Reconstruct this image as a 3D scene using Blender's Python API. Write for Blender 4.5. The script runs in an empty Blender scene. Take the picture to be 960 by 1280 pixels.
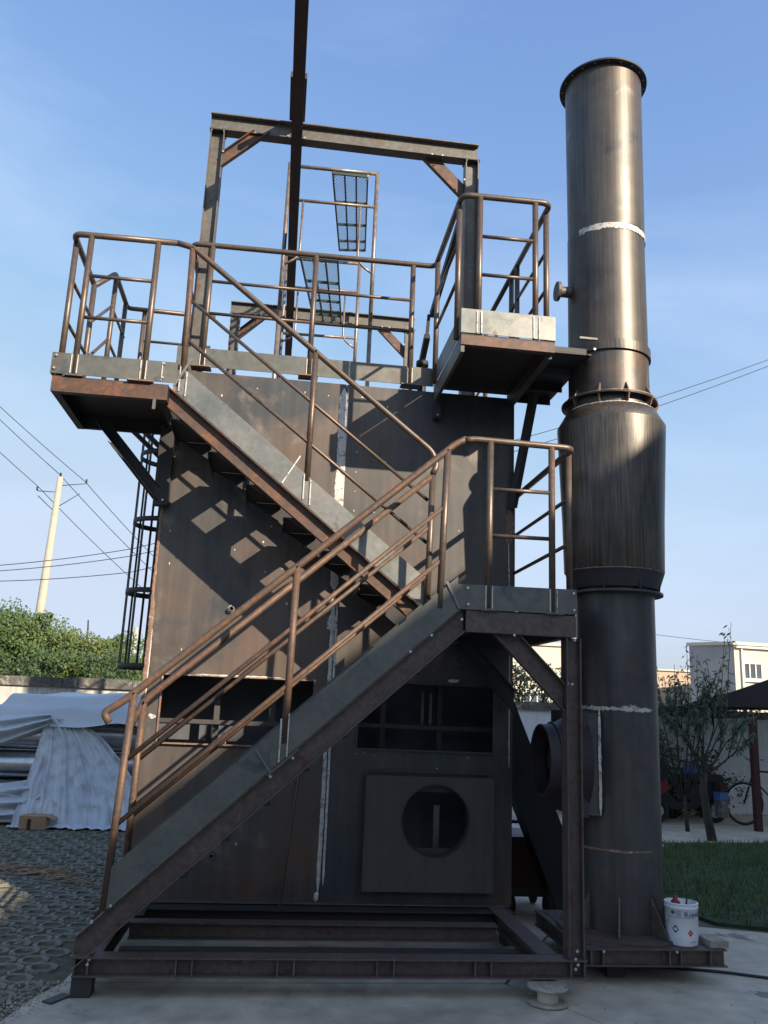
import bpy, bmesh, math, random
from mathutils import Vector, Matrix, noise
R = math.radians
random.seed(7)
sc = bpy.context.scene
COL = sc.collection

# ------------------------------------------------------------------ camera
F_PX, CW, CH = 1043.165, 960, 1280
yaw, pitch, roll = 0.119, 0.229, 0.042
cd = bpy.data.cameras.new('camera')
cam = bpy.data.objects.new('camera', cd); COL.objects.link(cam)
cy_, sy_ = math.cos(yaw), math.sin(yaw); cp_, sp_ = math.cos(pitch), math.sin(pitch)
Fw = Vector((sy_*cp_, cy_*cp_, sp_)); Rt = Vector((cy_, -sy_, 0)); Up = Rt.cross(Fw)
R2 = math.cos(roll)*Rt + math.sin(roll)*Up; U2 = math.cos(roll)*Up - math.sin(roll)*Rt
M = Matrix((R2, U2, -Fw)).transposed().to_4x4(); M.translation = Vector((0.904, -6.047, 1.488))
cam.matrix_world = M
cd.sensor_fit = 'VERTICAL'; cd.sensor_height = 36.0; cd.lens = 36.0*F_PX/CH
cd.clip_start = 0.05; cd.clip_end = 3000
sc.camera = cam

# ------------------------------------------------------------------ light
SUN_AZ, SUN_EL = 37.6, 25.9            # azimuth measured from -Y towards +X
sdir = Vector((math.sin(R(SUN_AZ))*math.cos(R(SUN_EL)), -math.cos(R(SUN_AZ))*math.cos(R(SUN_EL)), math.sin(R(SUN_EL))))
w = bpy.data.worlds.new('World'); sc.world = w; w.use_nodes = True
nt = w.node_tree; nt.nodes.clear()
out = nt.nodes.new('ShaderNodeOutputWorld'); bg = nt.nodes.new('ShaderNodeBackground')
sky = nt.nodes.new('ShaderNodeTexSky'); sky.sky_type = 'NISHITA'; sky.sun_disc = False
sky.sun_elevation = R(SUN_EL); sky.sun_rotation = math.atan2(sdir.x, sdir.y)
sky.air_density = 1.3; sky.dust_density = 1.6; sky.ozone_density = 3.0; sky.altitude = 0
tc = nt.nodes.new('ShaderNodeTexCoord'); mp = nt.nodes.new('ShaderNodeMapping')
mp.inputs['Scale'].default_value = (1.0, 1.0, 3.0)
nz = nt.nodes.new('ShaderNodeTexNoise'); nz.inputs['Scale'].default_value = 1.25; nz.inputs['Detail'].default_value = 7
nz.inputs['Roughness'].default_value = 0.55; nz.inputs['Distortion'].default_value = 0.7
cr = nt.nodes.new('ShaderNodeValToRGB'); cr.color_ramp.elements[0].position = 0.47; cr.color_ramp.elements[1].position = 0.92
cr.color_ramp.elements[0].color = (0, 0, 0, 1); cr.color_ramp.elements[1].color = (0.5, 0.5, 0.5, 1)
mx = nt.nodes.new('ShaderNodeMixRGB'); mx.inputs['Color2'].default_value = (2.3, 2.7, 3.5, 1)
nt.links.new(tc.outputs['Generated'], mp.inputs['Vector']); nt.links.new(mp.outputs[0], nz.inputs['Vector'])
nt.links.new(nz.outputs['Fac'], cr.inputs['Fac']); nt.links.new(cr.outputs['Color'], mx.inputs['Fac'])
# haze of the lower air: each channel levels off smoothly instead of burning out at the horizon
sep = nt.nodes.new('ShaderNodeSeparateColor'); com = nt.nodes.new('ShaderNodeCombineColor'); nt.links.new(sky.outputs['Color'], sep.inputs[0])
for i, (cap, gain) in enumerate(((1.78, .72), (2.06, .745), (2.55, .94))):
    def mth(op, a, b):
        q = nt.nodes.new('ShaderNodeMath'); q.operation = op
        for j, v in enumerate((a, b)):
            if isinstance(v, (int, float)): q.inputs[j].default_value = v
            else: nt.links.new(v, q.inputs[j])
        return q.outputs[0]
    g_ = mth('MULTIPLY', sep.outputs[i], gain)
    den = mth('POWER', mth('ADD', mth('POWER', mth('DIVIDE', g_, cap), 4.0), 1.0), .25)
    nt.links.new(mth('DIVIDE', g_, den), com.inputs[i])
nt.links.new(com.outputs[0], mx.inputs['Color1']); nt.links.new(mx.outputs['Color'], bg.inputs['Color'])
bg.inputs['Strength'].default_value = 0.15
nt.links.new(bg.outputs[0], out.inputs['Surface'])
sl = bpy.data.lights.new('sun', 'SUN'); sl.energy = 3.2; sl.angle = R(0.5); sl.color = (1.0, 0.86, 0.68)
so = bpy.data.objects.new('sun', sl); COL.objects.link(so)
so.rotation_euler = (-sdir).to_track_quat('-Z', 'Y').to_euler(); so.location = (8, -10, 12)
sc.view_settings.view_transform = 'Standard'; sc.view_settings.look = 'None'
sc.view_settings.exposure = 1.27; sc.view_settings.gamma = 1.0

# ------------------------------------------------------------------ materials
def node_mat(name):
    m = bpy.data.materials.new(name); m.use_nodes = True
    n = m.node_tree; b = n.nodes['Principled BSDF']
    return m, n, b
def mat(name, c1, c2=None, rough=.6, metal=0., scale=6., spots=None, spot_amt=.0, streak=0., bump=.0, bscale=40., spec=.5, mottle=0., clouds=(), sf=9):
    """colour varied by two noises, optional second-colour spots, vertical streaks and fine relief"""
    m, n, b = node_mat(name); L = n.links.new
    c2 = c2 or tuple(x*.7 for x in c1)
    t = n.nodes.new('ShaderNodeTexCoord')
    a = n.nodes.new('ShaderNodeTexNoise'); a.inputs['Scale'].default_value = scale; a.inputs['Detail'].default_value = 8
    a.inputs['Roughness'].default_value = .62; L(t.outputs['Object'], a.inputs['Vector'])
    r = n.nodes.new('ShaderNodeValToRGB'); r.color_ramp.elements[0].position = .35; r.color_ramp.elements[1].position = .65
    r.color_ramp.elements[0].color = (*c1, 1); r.color_ramp.elements[1].color = (*c2, 1)
    L(a.outputs['Fac'], r.inputs['Fac']); cur = r.outputs['Color']
    for ci, (cc, lo, hi, cs_) in enumerate(clouds):
        mp = n.nodes.new('ShaderNodeMapping'); mp.inputs['Location'].default_value = (3.7*ci+1.3, 2.1*ci, 5.3*ci+.4); L(t.outputs['Object'], mp.inputs['Vector'])
        s = n.nodes.new('ShaderNodeTexNoise'); s.inputs['Scale'].default_value = cs_; s.inputs['Detail'].default_value = 7; s.inputs['Roughness'].default_value = .6; s.inputs['Distortion'].default_value = .4
        L(mp.outputs[0], s.inputs['Vector'])
        q = n.nodes.new('ShaderNodeMapRange'); q.inputs[1].default_value = lo; q.inputs[2].default_value = hi; L(s.outputs['Fac'], q.inputs[0])
        x = n.nodes.new('ShaderNodeMixRGB'); x.inputs['Color2'].default_value = (*cc, 1); L(q.outputs[0], x.inputs['Fac']); L(cur, x.inputs['Color1']); cur = x.outputs['Color']
    if streak:
        mp = n.nodes.new('ShaderNodeMapping'); mp.inputs['Scale'].default_value = (sf, sf, .7)
        L(t.outputs['Object'], mp.inputs['Vector'])
        s = n.nodes.new('ShaderNodeTexNoise'); s.inputs['Scale'].default_value = 2.2; s.inputs['Detail'].default_value = 5
        L(mp.outputs[0], s.inputs['Vector'])
        q = n.nodes.new('ShaderNodeMapRange'); q.inputs[1].default_value = .35; q.inputs[2].default_value = .7
        q.inputs[3].default_value = 1-streak; q.inputs[4].default_value = 1+streak; L(s.outputs['Fac'], q.inputs[0])
        x = n.nodes.new('ShaderNodeMixRGB'); x.blend_type = 'MULTIPLY'; x.inputs['Fac'].default_value = 1
        L(cur, x.inputs['Color1']); L(q.outputs[0], x.inputs['Color2']); cur = x.outputs['Color']
    if mottle:
        s = n.nodes.new('ShaderNodeTexNoise'); s.inputs['Scale'].default_value = scale*7; s.inputs['Detail'].default_value = 4
        L(t.outputs['Object'], s.inputs['Vector'])
        q = n.nodes.new('ShaderNodeMapRange'); q.inputs[1].default_value = .3; q.inputs[2].default_value = .7
        q.inputs[3].default_value = 1-mottle; q.inputs[4].default_value = 1+mottle; L(s.outputs['Fac'], q.inputs[0])
        x = n.nodes.new('ShaderNodeMixRGB'); x.blend_type = 'MULTIPLY'; x.inputs['Fac'].default_value = 1
        L(cur, x.inputs['Color1']); L(q.outputs[0], x.inputs['Color2']); cur = x.outputs['Color']
    if spots:
        s = n.nodes.new('ShaderNodeTexNoise'); s.inputs['Scale'].default_value = scale*2.3; s.inputs['Detail'].default_value = 10
        s.inputs['Roughness'].default_value = .7; L(t.outputs['Object'], s.inputs['Vector'])
        q = n.nodes.new('ShaderNodeMapRange'); q.inputs[1].default_value = .62-spot_amt*.3; q.inputs[2].default_value = .70-spot_amt*.3
        L(s.outputs['Fac'], q.inputs[0])
        x = n.nodes.new('ShaderNodeMixRGB'); x.inputs['Color2'].default_value = (*spots, 1)
        L(q.outputs[0], x.inputs['Fac']); L(cur, x.inputs['Color1']); cur = x.outputs['Color']
    L(cur, b.inputs['Base Color'])
    rr = n.nodes.new('ShaderNodeMapRange'); rr.inputs[3].default_value = max(.05, rough-.1); rr.inputs[4].default_value = min(1, rough+.12)
    L(a.outputs['Fac'], rr.inputs[0]); L(rr.outputs[0], b.inputs['Roughness'])
    b.inputs['Metallic'].default_value = metal; b.inputs['Specular IOR Level'].default_value = spec
    if bump:
        z = n.nodes.new('ShaderNodeTexNoise'); z.inputs['Scale'].default_value = bscale; z.inputs['Detail'].default_value = 6
        L(t.outputs['Object'], z.inputs['Vector'])
        u = n.nodes.new('ShaderNodeBump'); u.inputs['Strength'].default_value = bump; u.inputs['Distance'].default_value = .02
        L(z.outputs['Fac'], u.inputs['Height']); L(u.outputs[0], b.inputs['Normal'])
    return m
MT = {}
MT['plate'] = mat('casing_plate', (.150,.112,.090), (.088,.088,.086), .47, .3, .75, streak=.12, bump=.06, bscale=3, mottle=.08, clouds=(((.165,.095,.066),.50,.66,.8),((.066,.071,.074),.52,.64,1.1),((.215,.18,.15),.60,.72,2.3),((.05,.045,.043),.66,.72,5)))
MT['plate2'] = mat('casing_plate_grey', (.120,.105,.09), (.070,.070,.072), .47, .3, .75, streak=.12, bump=.06, bscale=3, mottle=.08, clouds=(((.062,.066,.07),.46,.60,.9),((.12,.085,.065),.58,.7,1.2),((.17,.15,.13),.62,.72,2.5),((.045,.042,.042),.66,.72,5)))
MT['plate_dark'] = mat('casing_plate_dark', (.078,.073,.072), (.096,.085,.078), .55, .2, 2.5, streak=.1)
MT['channel'] = mat('rusty_channel', (.13,.068,.045), (.085,.06,.05), .55, .25, 4, (.19,.085,.045), .3, mottle=.2)
MT['beam'] = mat('grey_brown_beam', (.15,.145,.128), (.115,.10,.088), .5, .3, 4, (.15,.085,.06), .22, mottle=.2)
MT['skid'] = mat('dark_red_beam', (.105,.082,.072), (.14,.103,.086), .55, .25, 5, (.11,.05,.035), .2, mottle=.2)
MT['toe'] = mat('toe_plate_mill', (.15,.165,.158), (.215,.215,.20), .42, .45, 3.5, (.13,.10,.08), .1, mottle=.12, clouds=(((.235,.225,.20),.5,.66,3),((.13,.135,.13),.62,.7,6)))
MT['toe_dark'] = mat('toe_plate_blue', (.125,.133,.118), (.17,.165,.143), .42, .4, 3.0, mottle=.12, clouds=(((.145,.115,.10),.52,.66,2),((.085,.10,.10),.58,.68,5)))
MT['pipe'] = mat('rail_pipe', (.14,.115,.095), (.15,.10,.072), .42, .48, 5, (.12,.075,.05), .2, mottle=.15)
MT['pipe_rust'] = mat('rail_pipe_rusty', (.135,.078,.05), (.10,.07,.053), .58, .18, 6, (.20,.10,.055), .25, mottle=.2)
MT['pipe_grey'] = mat('scaffold_pipe', (.30,.27,.24), (.22,.15,.11), .4, .5, 6, (.2,.1,.06), .25, mottle=.2)
MT['stack'] = mat('stack_plate', (.125,.108,.09), (.088,.082,.076),   .42, .55, 1.3, streak=.17, sf=26, mottle=.1, bump=.03, bscale=6, clouds=(((.14,.095,.066),.52,.68,1.6),((.06,.06,.062),.55,.68,2.2),((.20,.17,.14),.64,.72,4)))
MT['stack_low'] = mat('stack_plate_lower', (.105,.097,.09), (.074,.071,.07), .42, .45, 1.6, streak=.15, mottle=.1, clouds=(((.105,.075,.06),.54,.68,1.5),((.13,.12,.11),.62,.72,3)))
MT['weld'] = mat('ground_weld', (.74,.71,.65), (.54,.51,.46), .5, .15, 11, (.24,.19,.15), .26, mottle=.15)
MT['weld_rust'] = mat('rusty_edge', (.30,.17,.11), (.20,.13,.10), .6, .1, 14, (.52,.45,.38), .2, mottle=.3)
MT['bolt'] = mat('zinc_bolt', (.75,.75,.70), (.6,.6,.58), .3, .7, 10)
MT['dark'] = mat('dark_steel', (.042,.040,.042), (.056,.05,.049), .6, .2, 5)
MT['black'] = mat('black_paint', (.012,.012,.014), (.02,.02,.02), .5, 0, 5)
MT['mono'] = mat('dark_red_primer', (.075,.03,.03), (.045,.03,.033), .6, .0, 5, mottle=.2)
MT['maroon'] = mat('maroon_primer', (.052,.038,.042), (.04,.032,.036), .5, .1, 3)
MT['concrete'] = mat('yard_concrete', (.56,.485,.37), (.45,.395,.30), .8, 0, .9, bump=.25, bscale=25, mottle=.16, clouds=(((.30,.275,.225),.52,.70,.9),((.20,.185,.155),.62,.67,2.6),((.56,.51,.42),.60,.72,1.7)))
MT['paver'] = mat('paver_block', (.235,.215,.17), (.155,.148,.115), .9, 0, 5, (.10,.11,.06), .3, bump=.4, mottle=.35)
MT['soil'] = mat('mossy_soil', (.075,.075,.045), (.12,.105,.08), .95, 0, 4, (.06,.085,.035), .3, bump=.4, mottle=.3)
MT['lawn'] = mat('lawn_soil', (.025,.045,.015), (.035,.05,.02), .95, 0, 4, bump=.3)
MT['blade'] = mat('grass_blade', (.06,.12,.025), (.10,.15,.04), .6, 0, 3)
MT['wall'] = mat('yard_wall_plaster', (.66,.64,.58), (.52,.50,.45), .85, 0, 1.6, (.30,.27,.22), .12, streak=.22, bump=.1, mottle=.08)
MT['wall_white'] = mat('white_wall', (.72,.73,.72), (.62,.63,.62), .85, 0, 1.2, streak=.06, mottle=.05)
MT['coping'] = mat('dark_coping', (.17,.155,.135), (.09,.085,.08), .9, 0, 5, (.34,.32,.27), .2, bump=.3, mottle=.3)
MT['leaf1'] = mat('leaf_green', (.055,.10,.026), (.085,.13,.032), .55, 0, 1.2)
MT['leaf2'] = mat('leaf_yellow', (.115,.145,.032), (.075,.12,.028), .55, 0, 1.5)
MT['leaf3'] = mat('leaf_dark', (.035,.07,.022), (.055,.09,.03), .55, 0, 2)
MT['leaf4'] = mat('leaf_autumn', (.05,.07,.025), (.10,.075,.03), .55, 0, 3)
MT['bark'] = mat('bark', (.04,.033,.026), (.065,.055,.045), .9, 0, 8, bump=.4)
MT['tarp'] = mat('tarp_sheet', (.50,.55,.59), (.60,.64,.67), .36, 0, 1.2)
MT['galv'] = mat('galvanised_duct', (.52,.55,.57), (.42,.45,.48), .28, .85, 2, streak=.1)
MT['cream'] = mat('cream_render', (.62,.58,.48), (.58,.54,.45), .85, 0, .4, streak=.05)
MT['tan'] = mat('tan_render', (.52,.40,.30), (.48,.37,.28), .85, 0, .4)
MT['shade_grey'] = mat('shade_grey_render', (.36,.36,.36), (.32,.32,.33), .85, 0, .4, streak=.06)
MT['pole'] = mat('concrete_pole', (.46,.43,.33), (.38,.36,.29), .8, 0, 2)
MT['cable'] = mat('cable_black', (.02,.02,.022), (.03,.03,.03), .6)
MT['bucket'] = mat('white_bucket', (.80,.80,.80), (.74,.74,.75), .35, 0, 5, (.62,.62,.6), .05)
MT['blue'] = mat('print_blue', (.02,.05,.22), (.02,.05,.2), .5)
MT['teal'] = mat('print_teal', (.02,.09,.14), (.02,.08,.13), .5)
MT['red'] = mat('print_red', (.55,.05,.02), (.5,.04,.02), .5)
MT['redthing'] = mat('red_plastic', (.24,.016,.024), (.20,.012,.02), .45)
MT['redpost'] = mat('dark_red_post', (.065,.014,.013), (.05,.012,.012), .6)
MT['spool'] = mat('spool_wood', (.42,.37,.30), (.30,.26,.21), .7, 0, 9, (.18,.14,.10), .2, mottle=.25)
MT['spool_core'] = mat('spool_core', (.62,.57,.46), (.52,.47,.38), .7, 0, 6)
MT['card'] = mat('cardboard', (.42,.26,.15), (.36,.22,.13), .8, 0, 5)
MT['timber'] = mat('timber_block', (.38,.33,.26), (.28,.24,.19), .8, 0, 12, mottle=.25)
MT['roof'] = mat('carport_sheet', (.03,.028,.028), (.045,.04,.038), .7, .1, 3)
MT['glass'] = mat('window_glass', (.10,.12,.13), (.06,.07,.08), .15, 0, 2)
MT['winframe'] = mat('window_frame', (.75,.74,.70), (.7,.69,.65), .5)
MT['tyre'] = mat('tyre_rubber', (.018,.018,.018), (.03,.03,.03), .8)
MT['chrome'] = mat('chrome_rim', (.6,.6,.6), (.5,.5,.5), .25, .9)
MT['bluebox'] = mat('blue_plastic', (.08,.16,.38), (.06,.13,.32), .5)
MT['inside'] = mat('furnace_inside', (.12,.13,.15), (.09,.09,.10), .7, .1, 4)
MT['mesh_green'] = mat('catwalk_green', (.03,.06,.055), (.05,.06,.05), .5, .3, 6)

# ------------------------------------------------------------------ mesh helpers (vertices in world metres)
class MB:
    def __init__(s): s.v = []; s.f = []; s.sm = []
    def add(s, vs, fs, smooth=False):
        o = len(s.v); s.v += [Vector(v) for v in vs]
        for f in fs: s.f.append([i+o for i in f]); s.sm.append(smooth)
        return s
    def box(s, x0, x1, y0, y1, z0, z1):
        vs = [(x,y,z) for z in (z0,z1) for y in (y0,y1) for x in (x0,x1)]
        return s.add(vs, [(0,2,3,1),(4,5,7,6),(0,1,5,4),(2,6,7,3),(0,4,6,2),(1,3,7,5)])
    def prism(s, prof, p0, p1, up=(0,0,1), cut0=None, cut1=None):
        """closed 2D profile (side, up) swept p0->p1; cutN = plane normal at that end"""
        p0, p1 = Vector(p0), Vector(p1); d = (p1-p0).normalized()
        side = d.cross(Vector(up)).normalized(); u = side.cross(d).normalized()
        n = len(prof); A = []; B = []
        for a, b in prof:
            q = p0+side*a+u*b
            if cut0: nn = Vector(cut0); q = q + d*((p0-q).dot(nn)/d.dot(nn))
            A.append(q)
            q = p1+side*a+u*b
            if cut1: nn = Vector(cut1); q = q + d*((p1-q).dot(nn)/d.dot(nn))
            B.append(q)
        fs = [(i, (i+1) % n, (i+1) % n+n, i+n) for i in range(n)]
        s.add(A+B, fs)
        o = len(s.v)-2*n
        s.f.append([o+i for i in range(n)][::-1]); s.sm.append(False)
        s.f.append([o+n+i for i in range(n)]); s.sm.append(False)
        return s
    def tube(s, pts, r, seg=10, fillet=0, caps=True):
        pts = [Vector(p) for p in pts]
        if fillet and len(pts) > 2:
            q = [pts[0]]
            for i in range(1, len(pts)-1):
                a, b, c = pts[i-1], pts[i], pts[i+1]
                d1 = (a-b); d2 = (c-b); fl = min(fillet, d1.length*.45, d2.length*.45)
                s1 = b+d1.normalized()*fl; s2 = b+d2.normalized()*fl
                for k in range(6):
                    t = k/5; q.append(s1*(1-t)**2+b*2*t*(1-t)+s2*t*t)
            q.append(pts[-1]); pts = q
        n = len(pts); o = len(s.v); ref = None
        for i, p in enumerate(pts):
            d = ((pts[min(i+1, n-1)]-pts[i]).normalized()+(pts[i]-pts[max(i-1, 0)]).normalized()).normalized()
            if ref is None:
                ref = Vector((0,0,1)) if abs(d.z) < .9 else Vector((1,0,0))
            a = (ref-d*ref.dot(d)).normalized(); ref = a; b = d.cross(a)
            rr = r[i] if isinstance(r, (list, tuple)) else r
            for k in range(seg):
                t = 2*math.pi*k/seg; s.v.append(p+a*math.cos(t)*rr+b*math.sin(t)*rr)
        for i in range(n-1):
            for k in range(seg):
                k2 = (k+1) % seg
                s.f.append([o+i*seg+k, o+i*seg+k2, o+(i+1)*seg+k2, o+(i+1)*seg+k]); s.sm.append(True)
        if caps:
            s.f.append([o+k for k in range(seg)][::-1]); s.sm.append(False)
            s.f.append([o+(n-1)*seg+k for k in range(seg)]); s.sm.append(False)
        return s
    def lathe(s, prof, c, seg=48, axis='z', a0=0, a1=2*math.pi, smooth=True):
        """prof list of (radius, height) revolved about an axis through c"""
        c = Vector(c); full = abs(a1-a0-2*math.pi) < 1e-6; m = seg if full else seg+1; o = len(s.v)
        for r, h in prof:
            for k in range(m):
                t = a0+(a1-a0)*k/seg
                if axis == 'z': s.v.append(c+Vector((r*math.cos(t), r*math.sin(t), h)))
                elif axis == 'y': s.v.append(c+Vector((r*math.cos(t), h, r*math.sin(t))))
                else: s.v.append(c+Vector((h, r*math.cos(t), r*math.sin(t))))
        for i in range(len(prof)-1):
            for k in range(seg):
                k2 = (k+1) % m
                s.f.append([o+i*m+k, o+i*m+k2, o+(i+1)*m+k2, o+(i+1)*m+k]); s.sm.append(smooth)
        return s
    def quad(s, a, b, c, d): return s.add([a,b,c,d], [(0,1,2,3)])

def link(o, parent=None):
    COL.objects.link(o)
    if parent: o.parent = parent
    return o
def mesh_of(name, mb, m, org=(0,0,0)):
    org = Vector(org); me = bpy.data.meshes.new(name)
    me.from_pydata([tuple(v-org) for v in mb.v], [], mb.f)
    me.polygons.foreach_set('use_smooth', mb.sm)
    if isinstance(m, (list, tuple)):
        for x in m: me.materials.append(x)
    else: me.materials.append(m)
    me.update()
    bm = bmesh.new(); bm.from_mesh(me); bmesh.ops.recalc_face_normals(bm, faces=bm.faces); bm.to_mesh(me); bm.free()
    return me
def wpos(p):
    v = Vector((0,0,0))
    while p: v += p.location; p = p.parent
    return v
def part(name, mb, m, parent, label=None, kind=None):
    o = bpy.data.objects.new(name, mesh_of(name, mb, m, wpos(parent)))
    link(o, parent)
    if label: o['label'] = label
    if kind: o['kind'] = kind
    return o
def tag(o, label, cat, group=None):
    o['label'] = label; o['category'] = cat
    if group: o['group'] = group
    return o
def thing(name, label, cat, loc, group=None):
    o = bpy.data.objects.new(name, None); o.empty_display_size = .1; link(o); o.location = loc
    return tag(o, label, cat, group)
def solo(name, mb, m, label, cat, org, group=None):
    o = bpy.data.objects.new(name, mesh_of(name, mb, m, org)); link(o); o.location = org
    return tag(o, label, cat, group)
def struct(name, mb, m, org=(0,0,0)):
    o = bpy.data.objects.new(name, mesh_of(name, mb, m, org)); link(o); o.location = org; o['kind'] = 'structure'; return o
def inst(name, me, parent, loc, rot=(0,0,0)):
    o = bpy.data.objects.new(name, me); link(o, parent)
    o.location = Vector(loc)-wpos(parent); o.rotation_euler = rot; return o
def copy_tree(o, parent=None):
    c = o.copy(); COL.objects.link(c)
    if parent: c.parent = parent
    for ch in list(o.children): copy_tree(ch, c)
    return c

def chan(h, b=.05, t=.007):      # C section, web at side=0, flanges towards +side, centred in height
    return [(0,-h/2),(b,-h/2),(b,-h/2+t),(t,-h/2+t),(t,h/2-t),(b,h/2-t),(b,h/2),(0,h/2)]
def ibeam(h, b, t=.008, tw=.007):
    return [(-b/2,-h/2),(b/2,-h/2),(b/2,-h/2+t),(tw/2,-h/2+t),(tw/2,h/2-t),(b/2,h/2-t),(b/2,h/2),(-b/2,h/2),(-b/2,h/2-t),(-tw/2,h/2-t),(-tw/2,-h/2+t),(-b/2,-h/2+t)]
def rect(w_, h): return [(-w_/2,-h/2),(w_/2,-h/2),(w_/2,h/2),(-w_/2,h/2)]
def flip(p): return [(-a,b) for a,b in p][::-1]
bolt_mb = MB().lathe([(0,-.009),(.011,-.009),(.011,0),(.006,0),(.006,.006),(0,.006)], (0,0,0), 6, 'y', smooth=False)
for v_ in bolt_mb.v: v_ *= .74
BOLT = mesh_of('bolt', bolt_mb, MT['bolt'])
def bolts(parent, pts, rot=(0,0,0)):
    for p in pts: inst('bolt', BOLT, parent, p, rot)
def post(parent, p0, p1, r=.021, m='pipe', name='post'):
    return part(name, MB().tube([p0, p1], r), MT[m], parent)
def rail(parent, pts, r=.021, m='pipe', name='top_rail', fillet=.07):
    return part(name, MB().tube(pts, r, fillet=fillet), MT[m], parent)
def post_plate(parent, x, y, z, m='toe', axis='x'):
    """the flat lug that a rail post is welded to, with its two bright welds on the toe plate"""
    w2 = MB()
    for s in (-1, 1):
        if axis == 'x': w2.box(x+s*.024-.004, x+s*.024+.004, y-.012, y-.001, z, z+.15)
    part('post_weld', w2, MT['weld'], parent)

# ================================================================== GROUND
G = MB(); G.add([(-900,-900,-.0065),(900,-900,-.0065),(900,900,-.0065),(-900,900,-.0065)], [(0,1,2,3)])
ground = struct('ground', G, MT['soil'])
# concrete yard slab: joints between cast bays are recessed
yard = bpy.data.objects.new('concrete_yard', None); link(yard); yard['kind'] = 'structure'
def slab(pts, z=.0, th=.03):
    n = len(pts); mb = MB()
    mb.add([(x,y,z) for x,y in pts]+[(x,y,z-th) for x,y in pts], [tuple(range(n))]+[(i,i+n,(i+1)%n+n,(i+1)%n) for i in range(n)])
    part('concrete_slab', mb, MT['concrete'], yard)
def sl_x(y): return 2.50+(y+1.38)*(-.55)      # the visible joint line in front of the skid
slab([(-.18,-1.24),(-.9,-4.2),(-1.5,-9.5),(6.9,-9.5),(sl_x(-5)+.0,-5),(sl_x(-1.3),-1.3),(2.45,-1.16)][:1]+[(-.75,-4.2),(-1.5,-9.5),(6.965,-9.5),(2.47,-1.32),(2.30,-1.02),(-.10,-1.02)])
slab([(2.485,-1.33),(6.985,-9.5),(14,-9.5),(14,-1.2),(5.4,-.15),(3.98,.35),(3.4,.9),(2.315,-1.02)])
slab([(-.10,-1.005),(2.30,-1.005),(3.385,.915),(3.37,9),(.6,9),(.05,3.6),(.0,.2)])
slab([(3.40,.92),(3.99,.37),(4.1,.9),(4.25,2.3),(4.9,3.9),(5.6,4.25),(14,5.3),(14,7.6),(3.385,7.6)])
# lawn with grass
lp = [(5.42,-.13),(14,-1.18),(14,5.28),(5.62,4.2),(4.95,3.85),(4.30,2.3),(4.16,.95),(4.3,.35)]
mb = MB(); mb.add([(x,y,.02) for x,y in lp]+[(x,y,-.02) for x,y in lp], [tuple(range(8))]+[(i,i+8,(i+1)%8+8,(i+1)%8) for i in range(8)])
struct('lawn', mb, MT['lawn'])
def inside(x, y, poly):
    c = False; j = len(poly)-1
    for i in range(len(poly)):
        if (poly[i][1] > y) != (poly[j][1] > y) and x < (poly[j][0]-poly[i][0])*(y-poly[i][1])/(poly[j][1]-poly[i][1])+poly[i][0]: c = not c
        j = i
    return c
mb = MB(); k = 0
while k < 26000:
    x = random.uniform(4.1, 9.5); y = random.uniform(-.9, 5.3)
    if not inside(x, y, lp): continue
    k += 1; a = random.uniform(0, 6.28); h = random.uniform(.025, .075)*(1+.6*noise.noise(Vector((x*2,y*2,0)))); ww = random.uniform(.003,.007)
    dx, dy = math.cos(a)*ww, math.sin(a)*ww; lx, ly = random.uniform(-.03,.03), random.uniform(-.03,.03)
    mb.add([(x-dx,y-dy,.018),(x+dx,y+dy,.018),(x+lx,y+ly,.018+h)], [(0,1,2)])
o = solo('grass', mb, MT['blade'], 'dark green shaded lawn grass behind the paint bucket', 'grass', (6,2,0)); o['kind'] = 'stuff'

# grass pavers at left: hexagonal ring blocks, every one a block of its own
pav = bpy.data.objects.new('paver_path', None); link(pav); pav['kind'] = 'structure'; pav.location = (-2, 0, 0)
def ring_mesh():
    mb = MB(); n = 10; sx = .087; sy = .087
    o_ = []; i_ = []
    for k in range(n):
        t = 2*math.pi*(k+.5)/n
        o_.append((math.cos(t)*sx*1.0, math.sin(t)*sy*1.0)); i_.append((math.cos(t)*sx*.66, math.sin(t)*sy*.66))
    vs = [(x,y,.004) for x,y in o_]+[(x,y,.004) for x,y in i_]+[(x*1.05,y*1.05,-.02) for x,y in o_]+[(x*.93,y*.93,-.02) for x,y in i_]
    fs = []
    for k in range(n):
        j = (k+1) % n
        fs += [(k,j,n+j,n+k),(2*n+k,2*n+j,j,k),(n+k,n+j,3*n+j,3*n+k)]
    mb.add(vs, fs); return mesh_of('paver', mb, MT['paver'])
RING = ring_mesh()
def pave_ok(x, y):
    if y < -1.2: return x < -.22+(y+1.24)*.19-.02
    if y < .15: return x < -.24
    return x < .2
cells = []
for i in range(-44, 6):
    for j in range(-24, 40):
        x = i*.178+(j % 2)*.089; y = j*.156
        if pave_ok(x, y) and x > -.95-(y+6)*.40 and y < 5.4: cells.append((x, y))
cells.sort(key=lambda p: (p[0]-.904)**2+(p[1]+6.047)**2)
vis = [c for c in cells if c[1] > -1.75]
near = vis[:290]; rest = vis[290:]+[c for c in cells if c[1] <= -1.75]
for x, y in near:
    o = inst('paver', RING, pav, (x+random.uniform(-.004,.004), y+random.uniform(-.004,.004), random.uniform(-.007,.004)), (random.uniform(-.03,.03), random.uniform(-.03,.03), random.uniform(-.1,.1)))
mb = MB(); rv = [v.co.copy() for v in RING.vertices]; rf = [tuple(p.vertices) for p in RING.polygons]
for x, y in rest: mb.add([v+Vector((x, y, random.uniform(-.004,.004))) for v in rv], rf)
part('far_pavers', mb, MT['paver'], pav, kind='stuff')
mb = MB(); k = 0
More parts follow.
